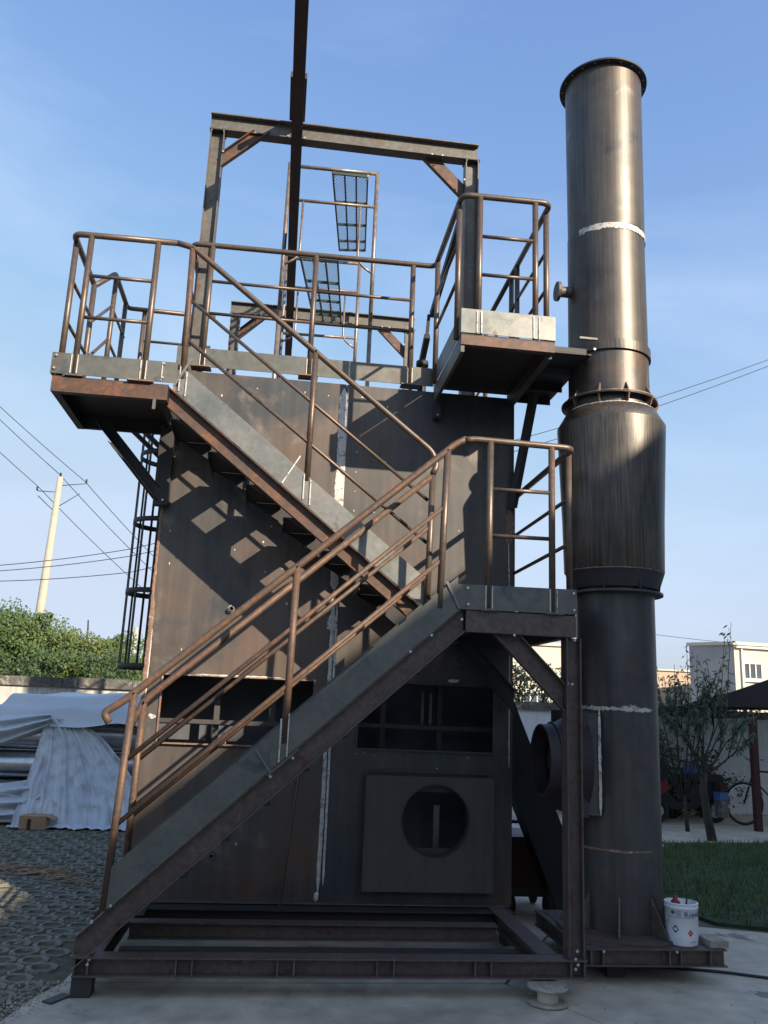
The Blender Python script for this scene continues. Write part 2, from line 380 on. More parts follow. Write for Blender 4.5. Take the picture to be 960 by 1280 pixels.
while k < 9000:
    x = random.uniform(-3.6, .1); y = random.uniform(-1.8, 5.2)
    if not pave_ok(x, y) or noise.noise(Vector((x*1.1,y*1.1,3))) < -.05: continue
    k += 1; a = random.uniform(0, 6.28); h = random.uniform(.008, .028); ww = .005
    dx, dy = math.cos(a)*ww, math.sin(a)*ww
    mb.add([(x-dx,y-dy,-.012),(x+dx,y+dy,-.012),(x+random.uniform(-.02,.02),y+random.uniform(-.02,.02),h)], [(0,1,2)])
o = solo('moss_tufts', mb, MT['blade'], 'short moss and weeds growing between the ring pavers', 'weeds', (-1.5,1,0)); o['kind'] = 'stuff'

mb = MB(); k = 0
while k < 2600:
    y = random.uniform(-3.2, -1.0); x = -.22+(y+1.24)*.19+random.gauss(-.02,.07); r_ = random.uniform(.002,.008)*(1 if random.random() < .9 else 2)
    k += 1; a = random.uniform(0,6.28); p = [(x+math.cos(a+q*2.1)*r_, y+math.sin(a+q*2.1)*r_, .001) for q in range(3)]
    mb.add(p+[(x,y,r_*.9)], [(0,1,3),(1,2,3),(2,0,3)])
for k in range(90):
    x = random.uniform(-.6,5.5); y = random.uniform(-2.0,-.9) if k % 2 else random.uniform(-2.2,.3); r_ = random.uniform(.003,.009); a = random.uniform(0,6.28); p = [(x+math.cos(a+q*2.1)*r_, y+math.sin(a+q*2.1)*r_, .0005) for q in range(3)]
    mb.add(p+[(x,y,r_*.9)], [(0,1,3),(1,2,3),(2,0,3)])
o = solo('gravel', mb, MT['timber'], 'fine gravel and grit strewn along the slab edge by the pavers', 'gravel', (-.4,-2,0)); o['kind'] = 'stuff'
mb = MB()
for k in range(420):
    x = random.uniform(-3.2,.1); y = random.uniform(-1.8,4.6)
    if pave_ok(x,y): 
        a = random.uniform(0,6.28); L2 = random.uniform(.015,.045); w2 = L2*.3; z = .008+random.uniform(0,.006); c_, s_ = math.cos(a), math.sin(a)
        mb.add([(x,y,z),(x+c_*L2*.5-s_*w2,y+s_*L2*.5+c_*w2,z+.006),(x+c_*L2,y+s_*L2,z),(x+c_*L2*.5+s_*w2,y+s_*L2*.5-c_*w2,z)], [(0,1,2,3)])
o = solo('fallen_leaves', mb, MT['card'], 'dry fallen leaves scattered over the ring pavers', 'leaves', (-1.5,1,0)); o['kind'] = 'stuff'

mb = MB()
for k in range(46):
    x = random.uniform(-1.75,-.62); y = 1.75-.42*(x+1.1)+random.gauss(0,.10); a = random.gauss(-.2,.5); L2 = random.uniform(.12,.38)
    mb.tube([(x,y,.012),(x+L2*.5*math.cos(a),y+L2*.5*math.sin(a),.012+random.uniform(0,.04)),(x+L2*math.cos(a),y+L2*math.sin(a)+.02,.012)], random.uniform(.003,.007), 4)
o = solo('dead_twigs', mb, MT['card'], 'strip of dry brown twigs lying across the ring pavers', 'twigs', (-1.1,1.7,0)); o['kind'] = 'stuff'

# ================================================================== SKID FRAME
sk = thing('skid_frame', 'dark rusty steel skid frame of beams under the furnace casing', 'steel frame', (1.3,-.6,.1))
def beam(parent, p0, p1, prof, m, name='beam', up=(0,0,1), **k): return part(name, MB().prism(prof, p0, p1, up, **k), MT[m], parent)
zc = .145; hb = .094
beam(sk, (-.01,-1.22,zc), (2.69,-1.22,zc), ibeam(hb,.11), 'skid', 'front_beam')
beam(sk, (.15,-.52,zc), (2.38,-.52,zc), ibeam(hb,.10), 'skid', 'cross_beam')
beam(sk, (.15,-.84,.10), (2.46,-.84,.10), ibeam(.05,.08), 'dark', 'cross_beam')
beam(sk, (.10,-.08,.135), (2.60,-.08,.135), ibeam(hb,.20), 'dark', 'cross_beam')
beam(sk, (2.50,-1.16,zc+.002), (2.50,4.05,zc+.002), ibeam(hb,.11), 'skid', 'side_beam')
beam(sk, (.06,-1.16,zc-.001), (.06,4.05,zc-.001), ibeam(hb,.11), 'skid', 'side_beam')
beam(sk, (.0,4.05,zc), (2.62,4.05,zc), ibeam(hb,.11), 'skid', 'rear_beam')
for x in (-.004, .063, .501,.582, 1.018,1.104, 1.54,1.63, 2.069,2.157, 2.600,2.676):
    mb = MB(); mb.box(x-.004, x+.004, -1.268, -1.227, .107, .183); part('stiffener', mb, MT['beam'], sk)
for x, y in ((.04,-1.2),(2.55,-.2),(.06,1.4),(2.5,2.2),(.06,3.9),(2.5,3.9),(2.5,1.)):
    mb = MB(); mb.box(x-.05, x+.05, y-.06, y+.05, 0, .0975); part('support_block', mb, MT['dark'], sk)
bolts(sk, [(.068,-1.262,.182),(.49,-1.262,.10),(2.63,-1.285,.175)])
bolts(sk, [(.063,-1.273,.16),(2.62,-1.273,.15)])

# ================================================================== FURNACE CASING
W, H, D = 2.622, 3.895, 1.8
cas = thing('furnace_casing', 'tall rust brown steel furnace casing with two openings and round burner hole', 'furnace', (1.3,.9,.19))
def panel(xs, zs, holes, y0=0., th=.008):
    """plate in the XZ plane with rectangular holes, from its grid cells"""
    mb = MB()
    vid = {}
    def V(i,j,b):
        key=(i,j,b)
        if key not in vid: vid[key]=len(mb.v); mb.v.append(Vector((xs[i], y0+(th if b else 0), zs[j])))
        return vid[key]
    def solid(i,j):
        if i<0 or j<0 or i>=len(xs)-1 or j>=len(zs)-1: return False
        cx=(xs[i]+xs[i+1])/2; cz=(zs[j]+zs[j+1])/2
        return not any(a<cx<b and c<cz<d for a,b,c,d in holes)
    for i in range(len(xs)-1):
        for j in range(len(zs)-1):
            if not solid(i,j): continue
            mb.f.append([V(i,j,0),V(i+1,j,0),V(i+1,j+1,0),V(i,j+1,0)]); mb.sm.append(False)
            mb.f.append([V(i,j,1),V(i,j+1,1),V(i+1,j+1,1),V(i+1,j,1)]); mb.sm.append(False)
            for (di,dj,e) in ((-1,0,((i,j),(i,j+1))),(1,0,((i+1,j),(i+1,j+1))),(0,-1,((i,j),(i+1,j))),(0,1,((i,j+1),(i+1,j+1)))):
                if not solid(i+di,j+dj):
                    (a,b),(c,d)=e; mb.f.append([V(a,b,0),V(c,d,0),V(c,d,1),V(a,b,1)]); mb.sm.append(False)
    return mb
hl = (.137,1.178,1.192,1.643); hr = (1.505,2.480,1.200,1.655)
part('front_plate', panel([.0,.137,1.178,1.294],[.19,1.192,1.643,H],[hl]), MT['plate'], cas)
part('front_plate', panel([1.300,1.505,1.80,2.30,2.480,W],[.19,.55,.92,1.200,1.655,H],[hr,(1.80,2.30,.55,.92)],.001), MT['plate2'], cas, 'darker right hand front plate with burner box')
mb = MB(); mb.box(0,.008,.012,D,.19,H); part('side_plate', mb, MT['plate'], cas)
mb = MB(); mb.box(W-.008,W,.012,D,.19,H); part('side_plate', mb, MT['plate_dark'], cas)
mb = MB(); mb.box(.01,W-.01,D-.01,D-.002,.19,H); part('rear_plate', mb, MT['plate_dark'], cas)
mb = MB(); mb.box(.01,W-.01,.012,D-.012,H-.012,H-.004); part('roof_plate', mb, MT['plate_dark'], cas)
mb = MB(); mb.box(.01,W-.01,.012,D-.012,.192,.2); part('floor_plate', mb, MT['inside'], cas)
mb = MB(); mb.box(.01,W-.01,.55,.56,.2,H-.02); part('inner_lining', mb, MT['inside'], cas)
mb = MB(); mb.box(1.285,1.31,.012,.545,.2,H-.02); part('inner_rib', mb, MT['inside'], cas)
for z in (1.33,):
    beam(cas, (.02,.28,z), (1.28,.28,z), rect(.03,.03), 'plate_dark', 'inner_bar'); beam(cas, (1.32,.28,z+.02), (2.6,.28,z+.02), rect(.03,.03), 'plate_dark', 'inner_bar')
for x in (.50,.52+.38,1.72,2.15): beam(cas, (x,.33,.95), (x,.33,1.9), rect(.04,.04), 'plate_dark', 'inner_bar', up=(0,1,0))
for x in (.56,.88): 
    mb = MB(); mb.box(x,x+.035,.06,.07,1.195,1.27); part('inner_clip', mb, MT['weld'], cas)
for x in (1.98,2.04):
    mb = MB(); mb.box(x,x+.02,.15,.17,1.38,1.60); part('inner_bar', mb, MT['beam'], cas)
# opening rims
for (a,b,c,d) in (hl, hr):
    mb = MB(); mb.box(a-.012,b+.012,-.012,-.001,d,d+.008); mb.box(a-.012,a,-.010,-.001,c,d); mb.box(a-.01,b+.01,-.03,-.001,c-.010,c)
    part('opening_rim', mb, MT['weld_rust' if a < 1 else 'plate_dark'], cas)
# stiffener angles on the right edge and skirting
beam(cas, (W+.003,.03,.2), (W+.003,.03,H-.01), rect(.004,.05), 'plate_dark', 'edge_strip', up=(0,1,0))
mb = MB(); mb.box(.02,W-.02,-.055,-.004,.19,.197); part('skirting', mb, MT['toe_dark'], cas)
# burner box
bx = (1.572,2.470,.285,1.028); yb = -.10; hc = (2.062,.742); hr_ = .232
mb = MB(); seg = 48
def sq(t):
    c, s = math.cos(t), math.sin(t); x0,x1,z0,z1 = bx
    ks = []
    if c > 1e-9: ks.append((x1-hc[0])/c)
    if c < -1e-9: ks.append((x0-hc[0])/c)
    if s > 1e-9: ks.append((z1-hc[1])/s)
    if s < -1e-9: ks.append((z0-hc[1])/s)
    k = min(ks); return (hc[0]+c*k, hc[1]+s*k)
angs = sorted([2*math.pi*k/seg for k in range(seg)]+[math.atan2(z-hc[1], x-hc[0]) % (2*math.pi) for x in bx[:2] for z in bx[2:]])
n = len(angs); vs = []
for y in (yb, yb+.008): 
    for t in angs: x, z = sq(t); vs.append((x,y,z))
for y in (yb, yb+.09):
    for t in angs: vs.append((hc[0]+hr_*math.cos(t), y, hc[1]+hr_*math.sin(t)))
fs = []
for k in range(n):
    j = (k+1) % n; fs += [(k,j,2*n+j,2*n+k),(k,j,n+j,n+k),(2*n+k,2*n+j,3*n+j,3*n+k)]
mb.add(vs, fs); part('burner_plate', mb, MT['plate_dark'], cas)
mb = MB(); x0,x1,z0,z1 = bx
mb.box(x0+.004,x1-.004,yb+.009,-.001,z1-.01,z1-.002); mb.box(x0+.004,x1-.004,yb+.009,-.001,z0+.002,z0+.01)
mb.box(x0+.002,x0+.01,yb+.009,-.001,z0+.011,z1-.011); mb.box(x1-.01,x1-.002,yb+.009,-.001,z0+.011,z1-.011)
part('burner_box', mb, MT['plate_dark'], cas)
part('burner_rim', MB().lathe([(hr_,-.004),(hr_+.006,-.006),(hr_+.007,.0)], (hc[0],yb-.001,hc[1]), 40, 'y'), MT['dark'], cas)
mb = MB(); mb.box(2.12,2.165,.30,.31,.30,.80); part('inner_bar', mb, MT['toe'], cas)
mb = MB(); mb.box(1.60,2.44,-.018,-.002,1.045,1.06); part('drip_strip', mb, MT['plate_dark'], cas)
# welds: ragged ground strips
def ragged(parent, pts, w_, name='weld_seam', m='weld', y=-.004, n=60, jag=.5):
    mb = MB(); P = [Vector((p[0], y, p[1])) for p in pts]; segs = len(P)-1
    tot = sum((P[i+1]-P[i]).length for i in range(segs)); n = max(20, int(tot/.018)); jag *= .9; L_, R_, Md = [], [], []
    def edge(q, ph):     # a steady bead with short brushed burrs
        return w_*.5*(1+.30*jag*noise.noise(q*5+Vector((ph,0,0)))+.35*jag*noise.noise(q*38+Vector((0,ph,0)))+random.uniform(-.30,.30)*jag)
    for i in range(n+1):
        t = i/n*segs; k = min(int(t), segs-1); q = P[k].lerp(P[k+1], t-k); d = (P[k+1]-P[k]).normalized(); s = Vector((d.z,0,-d.x))
        e = min(1, i/4+.2, (n-i)/4+.2)
        L_.append(q-s*max(edge(q,3)*e,.001)); R_.append(q+s*max(edge(q,9)*e,.001)); Md.append(q+Vector((0,-.003*e,0))+s*random.uniform(-.1,.1)*w_)
    m1 = n+1; mb.add(L_+Md+R_, [(i,i+1,m1+1+i,m1+i) for i in range(n)]+[(m1+i,m1+i+1,2*m1+1+i,2*m1+i) for i in range(n)], True)
    return part(name, mb, MT[m], parent)
ragged(cas, [(1.280,3.86),(1.278,3.0),(1.282,2.30)], .058, y=-.003, n=90)
ragged(cas, [(1.312,3.86),(1.312,2.6)], .010, y=-.0035)
ragged(cas, [(1.285,2.30),(1.287,1.9),(1.285,1.30),(1.287,.9),(1.285,.25)], .026, y=-.003, n=120)
ragged(cas, [(1.314,2.2),(1.316,1.2),(1.318,.3)], .016, y=-.0035, n=120)
ragged(cas, [(1.285,2.0),(1.285,2.12)], .055, y=-.005, n=26, jag=1.3)
ragged(cas, [(1.283,.26),(1.272,.20)], .030, y=-.005, n=14, jag=.8)
ragged(cas, [(.006,3.8),(.006,2.6),(.008,1.7)], .018, m='weld_rust', y=-.004, n=120, jag=.9)
ragged(cas, [(.012,2.2),(.014,.9),(.014,.25)], .030, m='weld_rust', y=-.005, n=120, jag=.7)
ragged(cas, [(.028,1.95),(.028,1.1)], .008, m='weld', y=-.0055, n=60, jag=1.0)
ragged(cas, [(2.595,3.0),(2.59,2.7)], .05, m='weld_rust', y=-.004, n=30, jag=1.2)
ragged(cas, [(2.585,2.75),(2.60,2.2),(2.60,1.1)], .008, m='weld', y=-.004, n=80, jag=1.2)
ragged(cas, [(.35,1.653),(.95,1.655)], .010, m='weld', y=-.013, n=30, jag=1.2)
# chalky ground spots where clips were cut off
mb = MB()
def blot(x, z, w_, h_, y=-.004):
    n = 9; vs = []
    for k in range(n):
        t = 2*math.pi*k/n; q = random.uniform(.6,1.1); vs.append((x+math.cos(t)*w_*q, y, z+math.sin(t)*h_*q))
    mb.add(vs, [tuple(range(n))])
for x,z in ((.36,3.72),(.62,3.80),(.98,3.80),(1.16,3.79),(1.42,3.80),(1.50,3.80),(1.62,3.74),(.55,2.55),(.75,2.62),(.78,2.40),(.90,2.43),(.73,2.20),(.80,2.74),
            (.95,2.18),(.10,2.42),(.08,2.66),(.24,1.82),(1.40,3.36),(1.40,3.20),(1.40,3.05),(1.40,2.90),(1.62,3.3),(1.55,2.9),(1.98,2.85),(1.98,2.65),(2.0,2.5),(1.98,2.35),(2.2,2.8),
            (1.56,1.17),(1.64,1.155),(2.08,1.08),(2.06,1.05),(1.5,1.16),(2.30,1.16),(1.12,2.66),(1.10,2.1),(.33,.9),(.62,.72),(.72,.55)):
    blot(x, z, random.uniform(.003,.009), random.uniform(.004,.013))
blot(2.19,1.69,.045,.016); blot(.085,1.36,.03,.02)
part('primer_spot', mb, MT['weld'], cas, kind='stuff')
for i,(x,z) in enumerate(((.563,2.12),(.565,.473))):
    nz_ = part('nozzle_pipe', MB().lathe([(.012,.0),(.012,-.035),(.020,-.035),(.020,.0)], (x,-.001,z), 20, 'y'), MT['beam'], cas)
    part('hole', MB().lathe([(0,-.004),(.0115,-.004)], (x,-.001,z), 20, 'y', smooth=False), MT['black'], nz_)
    mb = MB(); n = 14; vs = [(x+math.cos(2*math.pi*k/n)*random.uniform(.022,.036), -.004, z+math.sin(2*math.pi*k/n)*random.uniform(.022,.034)) for k in range(n)]; mb.add(vs, [tuple(range(n))])
    part('ground_patch', mb, MT['weld' if i == 0 else 'beam'], nz_)

# thin rod leaning on the casing
solo('steel_rod', MB().tube([(1.035,-.17,.198),(1.115,-.03,1.05),(1.12,-.02,1.17)], .008), MT['beam'], 'thin steel rod leaning upright between openings and skid beam', 'rod', (1.035,-.17,.198))

# ================================================================== STAIRS
def stair(name, label, x0, x1, zt, slope, yA, yB, zstart, nst, toe_mat, toe_rng, chm, post_x, rails, toe_h=.205, ch_h=.118, inner_toe=True):
    t = thing(name, label, 'staircase', ((x0+x1)/2, (yA+yB)/2, zstart), 'steel staircases')
    cs = math.cos(math.atan(slope))
    def zl(x): return zt+slope*x
    v = ch_h/cs/2
    # stringers, C section opening away from the treads
    for y, fl, nm in ((yA, 1, 'stringer'), (yB, -1, 'stringer')):
        pr = chan(ch_h) if fl == 1 else flip(chan(ch_h))
        ya = yA+.05 if fl == 1 else yB-.05
        part(nm, MB().prism(pr, (x0, ya, zl(x0)-v), (x1, ya, zl(x1)-v), (0,0,1), cut0=(1,0,0), cut1=(1,0,0)), MT[chm if fl == 1 else 'dark'], t)  # inner stringer takes dark steel, standing in for the shade on it
    # toe plates along both sides
    a, b = toe_rng
    for y in ((yA-.006, yB+.001) if inner_toe else (yA-.006,)):
        mb = MB(); vs = [(x, yy, z) for yy in (y, y+.005) for x, z in ((a,zl(a)+.004),(b,zl(b)+.004),(b,zl(b)+toe_h),(a,zl(a)+toe_h))]
        mb.add(vs, [(0,1,2,3),(4,7,6,5),(0,4,5,1),(1,5,6,2),(2,6,7,3),(3,7,4,0)]); part('toe_plate', mb, MT[toe_mat], t)
    return t, zl
# lower flight
l1, z1 = stair('stair_flight', 'lower steel staircase rising from the skid to the landing at right', -.02, 1.975, .30, .905, -1.27, -.71, .19, 10, 'toe_dark', (.10,1.93), 'skid', (), ())
for k in range(1, 10):
    z = .19+k*.187; x = (z-.30)/.905+.02
    mb = MB(); mb.box(x-.02, x+.20, -1.209, -.771, z-.004, z); mb.box(x-.02, x-.015, -1.209, -.771, z-.04, z-.0045); part('tread', mb, MT['dark'], l1)
cut = MB(); cut.box(-.03,.08,-1.272,-1.17,.1905,.197); part('foot_plate', cut, MT['skid'], l1)
# lower flight rails, outer (front) and inner
ft = .02
def r1(x): return 1.372+.893*x
yo, yi = -1.262, -.715
rail(l1, [(.035,yo,1.345),(.0,yo,r1(.02)+.005),(.10,yo,r1(.10)),(1.90,yo,r1(1.90)),(1.965,yo,3.105)], m='pipe_rust', fillet=.06)
for dz in (-.345, -.66):
    part('mid_rail', MB().tube([(.12,yo,r1(.12)+dz),(1.845,yo,r1(1.845)+dz)], .0135), MT['pipe_rust'], l1)
    part('mid_rail', MB().tube([(.12,yi,r1(.12)+dz-.02),(1.85,yi,r1(1.85)+dz-.02)], .0135), MT['pipe_rust'], l1)
rail(l1, [(.06,yi,1.30),(.12,yi,r1(.12)-.02),(1.85,yi,r1(1.85)-.02)], m='pipe_rust')
post(l1, (.108,yo,.41), (.150,yo,r1(.15)), m='pipe_rust'); post(l1, (.978,yo,1.27), (.987,yo,r1(.987)), m='pipe_rust'); post(l1, (1.825,yo,2.06), (1.852,yo,r1(1.852)))
post(l1, (.115,yi,.44), (.125,yi,r1(.125)-.02), m='pipe_rust'); post(l1, (1.845,yi,2.07), (1.862,yi,r1(1.862)-.02))
# bracket of the middle post
mb = MB(); mb.prism(rect(.010,.012), (.825,-1.284,1.235),(.915,-1.284,1.115)); part('splice_plate', mb, MT['toe'], l1)
mb = MB(); mb.prism(rect(.012,.012), (.90,-1.284,1.10),(1.06,-1.284,1.245)); part('post_foot', mb, MT['beam'], l1)
part('post_weld', MB().box(.95,.958,-1.284,-1.277,1.17,1.40), MT['weld'], l1); part('post_weld', MB().box(.992,.999,-1.284,-1.277,1.20,1.43), MT['weld'], l1)
bolts(l1, [(.148,-1.283,.438),(.063,-1.283,.36),(1.03,-1.283,1.195),(.915,-1.283,1.095),(1.66,-1.277,1.80),(1.78,-1.277,1.90),(1.955,-1.277,2.0)])

# upper flight
l2, z2 = stair('stair_flight', 'upper steel staircase along the casing rising left to the high platform', .075, 1.86, 3.555, -.785, -.69, -.075, 2.06, 7, 'toe', (.13,1.83), 'channel', (), (), ch_h=.108, inner_toe=False)
for k in range(1, 7):
    z = 2.06+k*.206; x = (3.555-z)/.785-.02
    mb = MB(); mb.box(x-.215, x+.025, -.629, -.136, z-.004, z); mb.box(x+.020, x+.025, -.629, -.136, z-.045, z-.0045); mb.box(x-.215,x-.210,-.629,-.136,z-.04,z-.0045); part('tread', mb, MT['dark'], l2)
    for y in (-.637,-.135):
        mb = MB(); mb.add([(x-.19,y,z-.005),(x+.02,y,z-.005),(x+.02,y,z-.13),(x-.19,y+.004,z-.005),(x+.02,y+.004,z-.005),(x+.02,y+.004,z-.13)], [(0,1,2),(3,5,4),(0,2,5,3),(1,4,5,2)]); part('tread_bracket', mb, MT['dark'], l2)
def r2(x): return 4.505-.765*(x-.17)
y2 = -.682
rail(l2, [(.03,y2,4.555),(.135,y2,4.535),(1.86,y2,r2(1.86)-.02),(1.895,y2,3.10),(1.864,y2-.012,3.03)], fillet=.05)
for dz in (-.38, -.67):
    part('mid_rail', MB().tube([(.14,y2,r2(.14)+dz),(1.84,y2,r2(1.84)+dz)], .0125), MT['pipe'], l2)
post(l2, (.155,y2,3.56), (.135,y2,4.535), m='pipe_rust'); post(l2, (1.022,y2,2.92), (1.028,y2,r2(1.028)))
for x in (.135,.180,1.0,1.045): part('post_weld', MB().box(x,x+.007,-.705,-.6965,3.555-.785*x+.02,3.555-.785*x+.19), MT['weld'], l2)
part('splice_weld', MB().prism(rect(.003,.008), (.86,-.703,3.555-.785*.86+.01),(.97,-.703,3.555-.785*.86+.205)), MT['weld'], l2)
mb = MB(); mb.prism(rect(.008,.016), (.105,-.704,3.50),(.205,-.704,3.70)); part('splice_plate', mb, MT['toe'], l2)

# ================================================================== LANDING
ld = thing('landing_platform', 'steel landing platform on a column between the two staircases', 'platform', (2.3,-.66,.19))
XA, XB = 1.982, 2.648
def face_channel(parent, xa, xb, y, za, zb_, m):      # recessed-web channel seen from the front
    mb = MB(); mb.prism(chan(zb_-za, .045, .007), (xa,y+.05,(za+zb_)/2), (xb,y+.05,(za+zb_)/2)); return part('edge_channel', mb, MT[m], parent)
mb = MB(); mb.box(XA,XB,-1.27,-1.262,1.932,2.056); mb.box(XA,XB,-1.2615,-1.215,1.932,1.939); mb.box(XA,XB,-1.2615,-1.215,2.049,2.056); part('edge_channel', mb, MT['skid'], ld)
beam(ld, (XB-.03,-1.21,1.994), (XB-.03,-.02,1.994), rect(.05,.124), 'skid', 'edge_channel'); beam(ld, (XA+.02,-1.21,1.994), (XA+.02,-.02,1.994), rect(.05,.124), 'dark', 'edge_channel')
beam(ld, (XA+.05,-.06,1.994), (XB-.06,-.06,1.994), rect(.05,.12), 'dark', 'edge_channel')
mb = MB(); mb.box(XA-.03,XB,-1.262,-.012,2.0575,2.0635); part('deck_plate', mb, MT['dark'], ld)
mb = MB(); mb.add([(1.868,-1.279,2.206),(1.868,-1.274,2.206),(2.65,-1.279,2.214),(2.65,-1.274,2.214),(2.65,-1.279,2.066),(2.65,-1.274,2.066),(1.925,-1.279,2.060),(1.925,-1.274,2.060)], [(0,2,4,6),(1,7,5,3),(0,1,3,2),(2,3,5,4),(4,5,7,6),(6,7,1,0)])
part('toe_plate', mb, MT['toe_dark'], ld)
mb = MB(); mb.prism(rect(.006,.014), (1.862,-1.284,2.215),(1.94,-1.284,2.062)); part('splice_plate', mb, MT['toe'], ld)
mb = MB(); mb.box(2.647,2.652,-1.272,-.05,2.066,2.214); part('toe_plate', mb, MT['toe_dark'], ld)
yr_ = -1.262
rail(ld, [(1.955,yr_,3.098),(2.02,yr_,3.108),(2.645,yr_,3.10),(2.645,.12,3.10)], fillet=.07)
for z in (2.80,2.512):
    part('mid_rail', MB().tube([(2.13,yr_,z),(2.49,yr_,z+.003)], .0125), MT['pipe'], ld)
    part('mid_rail', MB().tube([(2.645,-1.17,z),(2.645,.12,z)], .0125), MT['pipe'], ld)
post(ld, (2.115,yr_,2.075), (2.118,yr_,3.105)); post(ld, (2.505,yr_,2.075), (2.505,yr_,3.10), m='pipe_rust'); post(ld, (2.645,-1.17,2.075), (2.645,-1.17,3.09)); post(ld, (2.645,.1,2.05), (2.645,.1,3.09))
for x in (2.095,2.135,2.485,2.528): part('post_weld', MB().box(x-.003,x+.003,-1.286,-1.280,2.07,2.205), MT['weld'], ld)
for x in (2.115,2.51):
    mb = MB(); mb.box(x-.05,x+.055,-1.292,-1.20,2.0575,2.0655); part('post_foot', mb, MT['beam'], ld)
bolts(ld, [(1.985,-1.285,2.185),(1.99,-1.285,2.09),(2.628,-1.285,2.19),(2.63,-1.285,2.09),(2.27,-1.276,1.925),(2.635,-1.276,1.915)])
cl = beam(ld, (2.636,-1.21,.197), (2.636,-1.21,1.930), ibeam(.09,.10,.008,.007), 'skid', 'column', up=(1,0,0))
mb = MB(); pr = chan(.115,.05)
mb.prism(pr, (2.195,-1.19,1.975), (2.588,-1.19,1.582), (0,0,1), cut0=(0,0,1), cut1=(1,0,0)); part('brace', mb, MT['skid'], ld)
mb = MB(); mb.prism(pr, (2.195,-.12,1.975), (2.60,-.12,1.56), (0,0,1), cut0=(0,0,1), cut1=(1,0,0)); part('brace', mb, MT['dark'], ld)
bolts(ld, [(2.615,-1.28,1.66),(2.60,-1.245,1.665),(2.63,-1.275,.24),(2.62,-1.275,.20)])

# ================================================================== UPPER LEFT PLATFORM
ul = thing('side_platform', 'upper left platform with brown channel edge and pipe railing', 'platform', (-.3,-.3,3.4))
xa, xb = -.676, .068
mb = MB(); mb.box(xa,xb,-.69,-.682,3.402,3.505); mb.box(xa,xb,-.6815,-.64,3.402,3.409); part('edge_channel', mb, MT['channel'], ul)
mb = MB(); mb.box(xa,xa+.007,-.6815,.10,3.402,3.505); mb.box(xa+.0075,xa+.05,-.64,.10,3.402,3.409); part('edge_channel', mb, MT['dark'], ul)
beam(ul, (xa+.01,.085,3.4535), (-.01,.085,3.4535), rect(.03,.10), 'dark', 'edge_channel'); beam(ul, (.04,-.68,3.4535), (.04,-.02,3.4535), rect(.05,.10), 'dark', 'edge_channel')
mb = MB(); mb.box(xa,xb,-.685,-.01,3.5065,3.512); mb.box(xa,-.01,-.0095,.10,3.5065,3.512); part('deck_plate', mb, MT['dark'], ul)
mb = MB(); mb.box(xa-.015,.118,-.699,-.694,3.522,3.668); part('toe_plate', mb, MT['toe_dark'], ul)
mb = MB(); mb.box(xa-.015,xa-.010,-.693,.10,3.522,3.668); part('toe_plate', mb, MT['toe_dark'], ul)
for x in (-.565,-.525,-.12,-.085,.02): part('post_weld', MB().box(x-.003,x+.003,-.706,-.700,3.53,3.66), MT['weld'], ul)
mb = MB(); mb.box(-.20,-.03,-.72,-.60,3.5125,3.5205); part('post_foot', mb, MT['weld_rust'], ul)
mb = MB(); mb.box(-.6,-.48,-.71,-.60,3.5125,3.5205); part('post_foot', mb, MT['beam'], ul)
bolts(ul, [(-.66,-.706,3.645),(-.665,-.706,3.555),(.03,-.706,3.65),(.03,-.706,3.55)])
rail(ul, [(.03,y2,4.555),(-.665,y2,4.545),(-.665,-.02,4.52)], fillet=.06)
post(ul, (-.545,y2,3.53), (-.545,y2,4.54)); post(ul, (-.10,y2,3.53), (-.10,y2,4.55)); post(ul, (-.66,-.60,3.53), (-.663,-.60,4.53)); post(ul, (-.65,-.04,3.53), (-.655,-.04,4.51))
for z in (4.245,3.94):
    part('mid_rail', MB().tube([(-.54,y2,z),(-.105,y2,z+.003)], .0125), MT['pipe'], ul); part('mid_rail', MB().tube([(-.663,-.6,z),(-.655,-.04,z)], .0125), MT['pipe'], ul)
mb = MB(); mb.box(-.045,.055,-.095,-.005,2.83,3.40); part('wall_post', mb, MT['dark'], ul)
for yy in (-.05,.45):
    mb = MB(); mb.prism(chan(.075,.045), (-.47,yy,3.42), (-.01,yy,2.90), (0,0,1), cut0=(0,0,1), cut1=(1,0,0)); part('brace', mb, MT['dark'], ul)
bolts(ul, [(.02,-.10,2.86)]); mb = MB(); mb.box(-.02,.0,-.70,-.69,3.33,3.40); part('lug', mb, MT['beam'], ul)

# rear gangway, one short flight above the side platform
gw = thing('rear_gangway', 'small railed gangway behind the upper left platform at roof level', 'platform', (-.35,.6,3.5))
mb = MB(); mb.box(-.68,-.01,.62,1.30,3.88,3.93); part('deck_plate', mb, MT['dark'], gw)
for k in (1,2): 
    mb = MB(); mb.box(-.64,-.02,.10+.2*k-.18,.10+.2*k+.03,3.50+.14*k,3.506+.14*k); part('tread', mb, MT['dark'], gw)
for x in (-.665,-.03):
    mb = MB(); mb.prism(rect(.008,.10), (x,.08,3.46), (x,.66,3.90)); part('stringer', mb, MT['dark'], gw)
rail(gw, [(-.665,.0,4.515),(-.667,.63,4.96),(-.675,1.27,4.96),(.12,1.29,4.96)], fillet=.05)
for dz in (-.30,-.60):
    part('mid_rail', MB().tube([(-.66,.0,4.515+dz),(-.665,.60,4.94+dz)], .0125), MT['pipe'], gw)
    part('mid_rail', MB().tube([(-.668,.62,4.96+dz),(-.675,1.25,4.96+dz)], .0125), MT['pipe'], gw)
    part('mid_rail', MB().tube([(-.52,1.29,4.96+dz),(.10,1.29,4.96+dz)], .0125), MT['pipe'], gw)
for x,y in ((-.665,.66),(-.675,1.17),(-.52,1.285),(-.10,1.29)): post(gw, (x,y,3.9), (x,y,4.95))
